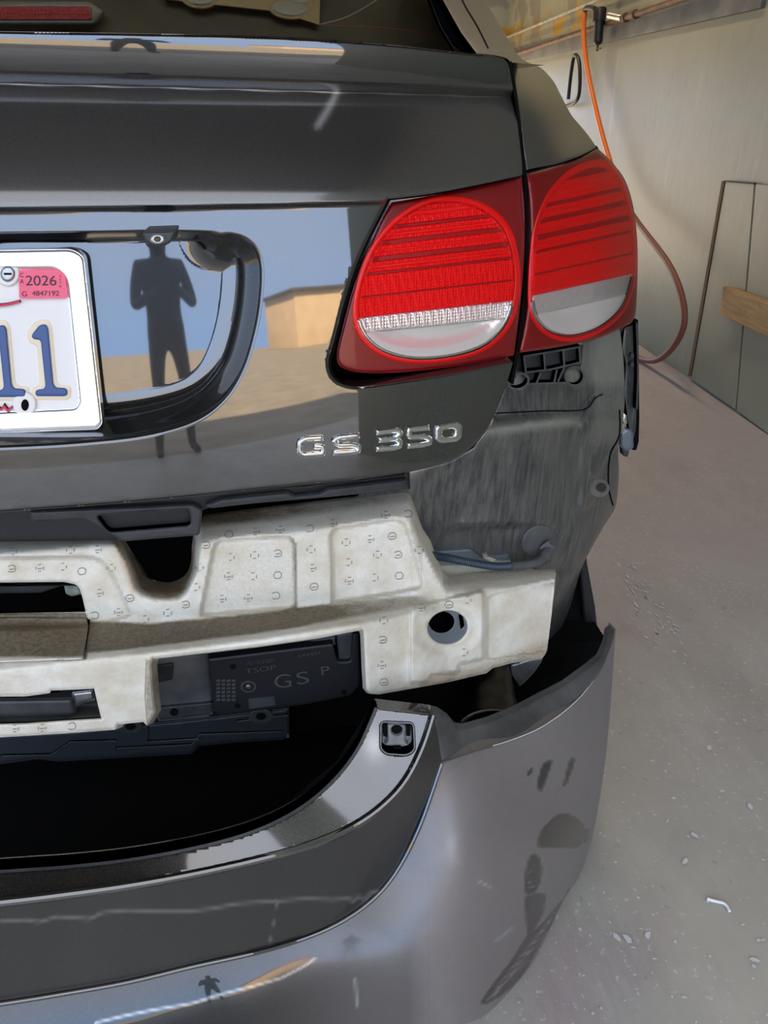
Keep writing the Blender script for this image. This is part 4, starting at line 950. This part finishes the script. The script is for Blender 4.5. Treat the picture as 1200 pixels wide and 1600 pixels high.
# face: convex skin, from the character line down and round the corner
FC = []
for x, y0, Y0 in ((-300, 1610, -.190), (0, 1566, -.190), (200, 1532, -.182), (400, 1486, -.165), (540, 1434, -.137)):
    kk = lambda y: -float(rays(x, y)[2]/rays(x, y)[1])
    zc, Yc = 1.03-(Y0+.68)*kk(y0), Y0
    for yy, nn in ((y0+45, 41), (y0+100, 27), (y0+165, 8)):
        s_ = 1/tan(radians(nn)); k = kk(yy); Yn = (1.03-.68*k-zc+s_*Yc)/(s_+k); zc, Yc = 1.03-(Yn+.68)*k, Yn; FC.append((x, yy, 'Y', Yn))
D_face = tps([(-300, 1610, 'Y', -.190), (0, 1566, 'Y', -.190), (200, 1532, 'Y', -.182), (400, 1486, 'Y', -.165), (540, 1434, 'Y', -.137), (625, 1350, 'Y', -.107), (675, 1235, 'Y', -.081), (690, 1190, 'Y', -.070),
              (800, 1156, 'Y', -.012), (900, 1096, 'Y', .065), (962, 984, 'Y', .20),
              *FC,
              (780, 1250, 'Y', -.062), (700, 1350, 'Y', -.125), (650, 1480, 'Y', -.163), (850, 1240, 'Y', -.012), (820, 1350, 'Y', -.075), (760, 1460, 'Y', -.132),
              (910, 1180, 'Y', .052), (950, 1150, 'Y', .12), (940, 1230, 'Y', .10), (905, 1370, 'Y', .03), (870, 1330, 'Y', -.025), (835, 1500, 'Y', -.07), (720, 1606, 'Y', -.18)], .0006)
wiped = [crv([(845, 1300), (862, 1280), (880, 1271), (898, 1278), (912, 1292), (908, 1315), (900, 1325), (868, 1323), (842, 1322)], 3, True),
         crv([(832, 1335), (842, 1340), (846, 1365), (838, 1390), (824, 1398), (820, 1380), (824, 1350)], 3, True),
         crv([(822, 1402), (850, 1398), (850, 1420), (838, 1445), (825, 1460), (822, 1425)], 3, True),
         crv([(826, 1460), (845, 1445), (880, 1405), (888, 1390), (884, 1410), (850, 1465), (812, 1530), (770, 1563), (752, 1568), (765, 1545), (800, 1500), (812, 1480)], 3, True),
         crv([(848, 1195), (862, 1190), (856, 1210), (846, 1235), (840, 1225)], 3, True), crv([(890, 1190), (898, 1188), (886, 1222), (881, 1226)], 3, True),
         crv([(824, 1208), (832, 1200), (828, 1212)], 3, True), rnd([(910, 1298), (918, 1296), (917, 1316), (910, 1314)], 2),
         crv([(540, 1505), (590, 1490), (620, 1500), (625, 1515), (580, 1530), (545, 1560), (500, 1590), (470, 1600), (500, 1560)], 3, True)]
strk = [[(770, 1560), (860, 1440)], [(775, 1545), (868, 1425)], [(800, 1520), (872, 1438)], [(760, 1563), (826, 1500)], [(850, 1415), (868, 1400), (872, 1412), (855, 1425), (850, 1415)]]
def face_dust(x, y):
    d = .78*ss((y-1180+.9*(x-690))/200+.6)*ss((x-560)/140)
    d = np.maximum(d, .45*ss((x-300)/320)*ss((y-1430)/60))
    for w in wiped[:8]: d = d*(1-.97*ss((sdin(x, y, w)+1.5)/3))
    for s in strk: d = np.maximum(d, .8*np.exp(-(dist(x, y, s, False)/1.6)**2)*(x > 750))
    return d
scratches = [([(150, 1598), (200, 1586), (240, 1578), (300, 1568), (340, 1555), (400, 1540), (440, 1528), (475, 1510), (492, 1498)], 1.9, .9), ([(555, 1530), (558, 1572)], 2, .7), ([(747, 1376), (765, 1386)], 1.4, .8), ([(775, 1470), (800, 1450)], 2, .5)]
def face_mark(x, y):
    m = 0*x
    for s, w, a in scratches: m = np.maximum(m, a*np.exp(-(dist(x, y, s, False)/w)**2))
    m = np.maximum(m, .30*np.exp(-(((x-705)/10)**2+((y-1320)/22)**2))); 
    return m
face_poly = Lc[:-1]+E_top[:-1]+sil[:-1]+[(-300, 1810)]
fpanel = relief('outer_skin', face_poly, D_face, m_bumper, cov, g=4, skirt=(-.002, .02, 0), edge=3, edged=.004, attr={'dust': face_dust, 'mark': face_mark}, label='painted outer skin, dusty with wiped dark patches')
# recessed dark band between ridge and character line
Dw = tps([(x, y+2, 'Y', float(pt(D_face, np.array([float(x)]), np.array([float(y)]))[0, 1])) for x, y in L_[:-1]]+[(690, 1190, 'Y', -.070)] +
         [(x, y, 'Y', v) for (x, y), v in zip(R_, [-.198, -.198, -.196, -.190, -.182, -.170, -.156, -.138, -.120, -.100, -.078, -.058])] +
         [(x, (y0+y1)/2, 'Y', v) for x, y0, y1, v in ((0, 1408, 1566, -.193), (200, 1382, 1532, -.185), (400, 1342, 1486, -.166), (550, 1290, 1420, -.134), (630, 1215, 1340, -.102))], .0002)
band_poly = Rc[:-1]+[(676, 1116), (684, 1150)]+Lc[::-1]
cr = [([(0, 1440), (40, 1437), (60, 1441), (90, 1432), (120, 1434), (140, 1436), (160, 1426), (200, 1422), (250, 1424), (290, 1424), (330, 1420), (370, 1412), (430, 1408), (480, 1404), (520, 1406), (545, 1404), (552, 1408), (560, 1400), (568, 1406), (580, 1394), (600, 1392)], 2.4, .45), ([(436, 1388), (430, 1430), (420, 1480)], .9, .4)]
relief('recessed_band', band_poly, Dw, m_bumper, cov, g=5, skirt=(0, .01, 0), attr={'dust': lambda x, y: .04+0*x, 'mark': lambda x, y: np.maximum.reduce([a*np.exp(-(dist(x, y, s, False)/w)**2) for s, w, a in cr])}, label='glossy recessed band with fine scratch line')
# top step / shelf
Rz = [(x, y, 'Y', v+.001) for (x, y), v in zip(R_, [-.198, -.198, -.196, -.190, -.182, -.170, -.156, -.138, -.120, -.100, -.078, -.058])]
Hz = []
for (x, y), r_, sl in zip(H_, Rz, [.25, .3, .35, .45, .7, 1.1, 1.35, 1.45, 1.5, 1.5, 1.45, 1.4]):
    k = -float(rays(x, y)[2]/rays(x, y)[1]); kr = -float(rays(r_[0], r_[1])[2]/rays(r_[0], r_[1])[1]); zr = 1.03-(r_[3]+.68)*kr
    Hz.append((x, y, 'Y', (1.03-.68*k-zr+sl*r_[3])/(sl+k)))
D_sh = tps(Rz+Hz, .0005)
clipo = rnd([(595, 1128), (646, 1130), (648, 1172), (636, 1180), (604, 1178), (595, 1170)], 7)
relief('top_step', Hc[:-1]+[(588, 1106), (676, 1116)]+Rc[::-1][1:], D_sh, m_trunk, cov, g=5, holes=[clipo], skirt=(0, .015, 0), edge=3, edged=.004,
    attr={'dust': lambda x, y: .10+.35*np.exp(-(dist(x, y, [(590, 1130), (560, 1200), (575, 1290)], False)/14)**2)*0, 'mark': lambda x, y: .55*np.exp(-(((x-585)/16)**2+((y-1165)/22)**2))}, label='glossy top step with a clip socket')
relief('step_edge_trim', ribbon(Hc, 5), near(D_sh, .001), m_greyp, cov, g=5)
# ridge bead
tube('ridge_bead', [pt(D_sh, np.array([x]), np.array([y+1.5]))[0]-np.array([0, .0015, -.0012]) for x, y in Rc], .004, m_paint, cov, 10)
tube('highlight_bead', [pt(D_face, np.array([x]), np.array([y+1.]))[0]-np.array([0, .0012, .0]) for x, y in Lc], .0024, m_paint, cov, 10)  # thin bead shaped in to draw the highlight along this edge
# clip socket
cs = relief('clip_socket', clipo, shift(D_sh, .006), m_sock, cov, g=3, edge=5, edged=.004, skirt=(0, .01, 0), label='grey plastic clip socket')
relief('socket_lip', ribbon(clipo+clipo[:1], 2), near(D_sh, .0004), m_sock, cs, g=4)
relief('socket_tab', rnd([(606, 1130), (634, 1132), (634, 1160), (640, 1164), (600, 1164), (606, 1158)], 4), near(D_sh, -.001), m_sock, cs, g=3, holes=[ell(620, 1140, 9, 8, 20)], edge=3)
for p in (ell(620, 1140, 9, 8, 20), rnd([(599, 1132), (606, 1131), (606, 1152), (599, 1150)], 1), rnd([(635, 1132), (642, 1132), (641, 1150), (635, 1150)], 1), rnd([(615, 1168), (627, 1168), (626, 1176), (615, 1176)], 1)):
    relief('socket_opening', p, shift(D_sh, .0035), m_rub, cs, g=4)
# unpainted flange
flp = [(588, 1106), (592, 1102), (660, 1107), (685, 1112), (700, 1122), (712, 1136), (724, 1138), (760, 1128), (800, 1112), (845, 1088), (880, 1070), (910, 1048), (935, 1028), (945, 1005), (948, 986), (954, 982), (962, 984)]+E_top[::-1][1:]+[(690, 1190), (684, 1150), (676, 1117)]
D_fl = tps([(588, 1106, 'Y', -.022), (676, 1116, 'Y', -.056), (690, 1190, 'Y', -.068), (712, 1136, 'Y', -.03), (740, 1174, 'Y', -.04), (760, 1128, 'Y', .0), (800, 1156, 'Y', -.010), (800, 1112, 'Y', .03), (845, 1088, 'Y', .062), (850, 1134, 'Y', .024),
            (900, 1096, 'Y', .067), (910, 1048, 'Y', .118), (935, 1052, 'Y', .118), (948, 986, 'Y', .20), (962, 984, 'Y', .202), (660, 1107, 'Y', -.045)], .0002)
relief('mounting_flange', flp, D_fl, m_tray, cov, g=5, skirt=(0, .008, 0), edge=5, edged=.004, label='unpainted dark grey upper flange')
relief('chipped_edge', ribbon([(x, y) for x, y in E_top[6:20]], 1.6), near(D_face, .001), M('chipped_primer', (.5, .5, .48), .7), cov, g=4, skirt=None)
relief('inner_wall', [(588, 1106), (530, 1210), (440, 1280), (300, 1326), (0, 1362), (-300, 1385), (-300, 1370), (0, 1346), (300, 1310), (440, 1262), (525, 1190), (580, 1104)], shift(D_sh, .012), m_rub, cov, g=8, skirt=(0, .02, -.25))

box('lower_shade_sheet', (-.32, -.13, .10), (1.1, .10, .012), m_rub, cov)  # added black sheets hide the floor, their colour standing for deep shade
box('lower_shade_sheet', (-.2, .20, .10), (1.24, .60, .012), m_rub, cov)
# ------------------------------------------------------------------ things on the wall
def W(px, py, ins=.03): return wallpt(np.float64(px), np.float64(py), ins)
pp = thing('air_pipe', 'rusty brown air line pipe fixed along the right wall', 'pipe', tuple(W(930, 50)))
a_, b_ = W(1120, -20, .04), W(700, 120, .04)
tube('pipe_run', [a_+(b_-a_)*k/20 for k in range(21)], .014, m_pipe, pp)
for px, py in ((975, 28), (990, 23)): c_ = W(px, py, .04); tube('pipe_coupling', [c_-wd*.03, c_+wd*.03], .021, m_pipe, pp, 14)
tag(tube('conduit', [W(1000, -27, .03)+(W(700, 118-22, .03)-W(1000, -27, .03))*k/10 for k in range(11)], .009, m_pipeg), 'thin painted conduit running above the rusty pipe', 'pipe')
tag(box('wall_rail', tuple((W(1060, 10, .008)+W(780, 100, .008))/2), (.014, 4.8, .10), M('grey_rail', (.13, .14, .14), .6, var=(8, .3)), rot=rz(WYAW), bev=.002), 'grey painted rail behind the pipe on the wall', 'rail')
flt = thing('air_filter', 'black air line water separator hanging from the wall pipe', 'air filter', tuple(W(936, 40, .08)))
A = W(938, 12, .08); B = W(936, 34, .08); C_ = W(934, 70, .08)
ax = np.array([0, 0, 1.])
tube('filter_head', [A, A+(B-A)*.1, B], [.030, .034, .034], m_black, flt, 20); tube('filter_bowl', [B, B+(C_-B)*.1, B+(C_-B)*.9, C_], [.030, .026, .024, .012], m_black, flt, 20)
tube('drain_cock', [C_, C_-ax*.03], .006, m_pipe, flt, 10); tube('drain_handle', [C_-ax*.02, C_-ax*.02-wd*.05], .004, m_pipe, flt, 8)
tube('inlet_fitting', [W(952, 24, .08), W(972, 28, .05)], .016, m_steel, flt, 12)
tube('outlet_elbow', sp3([W(930, 14, .08), W(922, 12, .08), W(916, 13, .08), W(914, 17, .08)], 4), .014, m_greyp, flt, 12)
hp = [(914, 20), (912, 50), (915, 90), (922, 130), (931, 170), (941, 210), (951, 245), (962, 280), (978, 318), (997, 348), (1020, 378), (1042, 408), (1058, 440), (1068, 475), (1069, 505), (1060, 530), (1045, 550), (1025, 563), (1000, 568), (975, 562), (940, 545)]
ins = [.08]*8+[.10, .12, .14, .15, .16, .16, .16, .15, .13, .12, .12, .12, .12]
hpts = [W(a, b, i) for (a, b), i in zip(hp, ins)]
for q in hpts: q[2] = max(q[2], .018)
hose = thing('air_hose', 'bright orange air hose hanging down the wall and looping to the floor', 'hose', tuple(hpts[-1]))
sm = sp3(hpts, 8); tube('hose_upper', sm[:66], .013, m_orange, hose, 12); tube('hose_lower', sm[65:], .013, m_hosed, hose, 12, label='grimy brown lower length of hose')
bh = [(870, 160), (882, 166), (898, 160), (905, 145), (906, 110), (903, 90), (897, 88), (893, 110), (890, 135), (888, 155)]
tag(tube('black_cable', sp3([W(a, b, .05) for a, b in bh], 6), .011, m_black, None, 10), 'black hose loop hanging on the wall behind the car', 'cable')
# plywood panel and timber
pn = [(1130, 283), (1320, 300), (1320, 770), (1076, 588)]
def wallD(ins_):
    def D(px, py):
        nrm = wn; p0 = np.array([2.114, 1.756, 0])-nrm*ins_; d = rays(px, py); return ((p0-CAM)@nrm)/(d@nrm)
    return D
board = relief('plywood_sheet', [(1131, 284), (1178, 288), (1149, 640), (1078, 589)], wallD(.015), m_wall, None, g=30, skirt=tuple(wn*.014)); tag(board, 'tall painted plywood sheet with brown left edge against the wall', 'board')
board2 = relief('plywood_sheet', [(1181, 288), (1330, 302), (1330, 775), (1151, 641)], wallD(.017), m_wall, None, g=30, skirt=tuple(wn*.016)); tag(board2, 'painted plywood sheet at the frame edge beside the first sheet', 'board')
relief('raw_edge', ribbon([(1130, 283), (1077, 588)], 4.5), wallD(.018), m_dirtline, board, g=20, skirt=tuple(wn*.01))
relief('top_edge', ribbon([(1131, 283), (1178, 287)], 2.5), wallD(.018), m_dirtline, board, g=20, skirt=tuple(wn*.01))
tb = relief('timber_block', [(1130, 448), (1200, 474), (1330, 520), (1330, 580), (1200, 527), (1125, 492)], wallD(.055), m_wood, None, g=20, skirt=tuple(wn*.036), edge=2); tag(tb, 'short raw timber plank fixed across the plywood', 'plank')
# floor debris
def floorpt(px, py, z=.004): return at(np.float64(px), np.float64(py), 'Z', z)
tag(tube('paint_peel', sp3([floorpt(a, b) for a, b in ((1105, 1404), (1114, 1407), (1122, 1409), (1130, 1411), (1136, 1416), (1140, 1424))], 5), .0022, M('white_flake', (.8, .8, .78), .6), None, 8), 'curled white paint peel lying on the concrete floor', 'debris')
V = []; F = []
def flake(px, py, L, w, a):
    c = floorpt(px, py, .002); i = len(V); n = 6
    for k in range(n):
        t = 2*pi*k/n; u = cos(t)*L*rng.uniform(.6, 1.1); v = sin(t)*w*rng.uniform(.5, 1.1)
        V.append((c[0]+u*cos(a)-v*sin(a), c[1]+u*sin(a)+v*cos(a), .0025))
    F.append(tuple(range(i, i+n)))
for _ in range(70):
    t = rng.uniform(0, 1); flake(965+95*t+rng.normal(0, 8), 880+120*t+rng.normal(0, 22), rng.uniform(.003, .014), rng.uniform(.0012, .004), 1.9+rng.normal(0, .25))
for _ in range(150):
    flake(rng.uniform(900, 1200), rng.uniform(700, 1600), rng.uniform(.0012, .005), rng.uniform(.001, .003), rng.uniform(0, 6))
for px, py in ((1085, 1305), (1108, 1168), (1172, 1260), (980, 1467), (964, 1465), (1012, 1462), (1180, 1500), (1070, 1345)):
    flake(px, py, .008, .005, rng.uniform(0, 6))
sp_ = link('paint_splatter', V, F, M('dried_white_paint', (.62, .61, .60), .6), None, smooth=False); sp_['kind'] = 'stuff'; tag(sp_, 'dried white paint splatter scattered over the concrete floor', 'splatter')
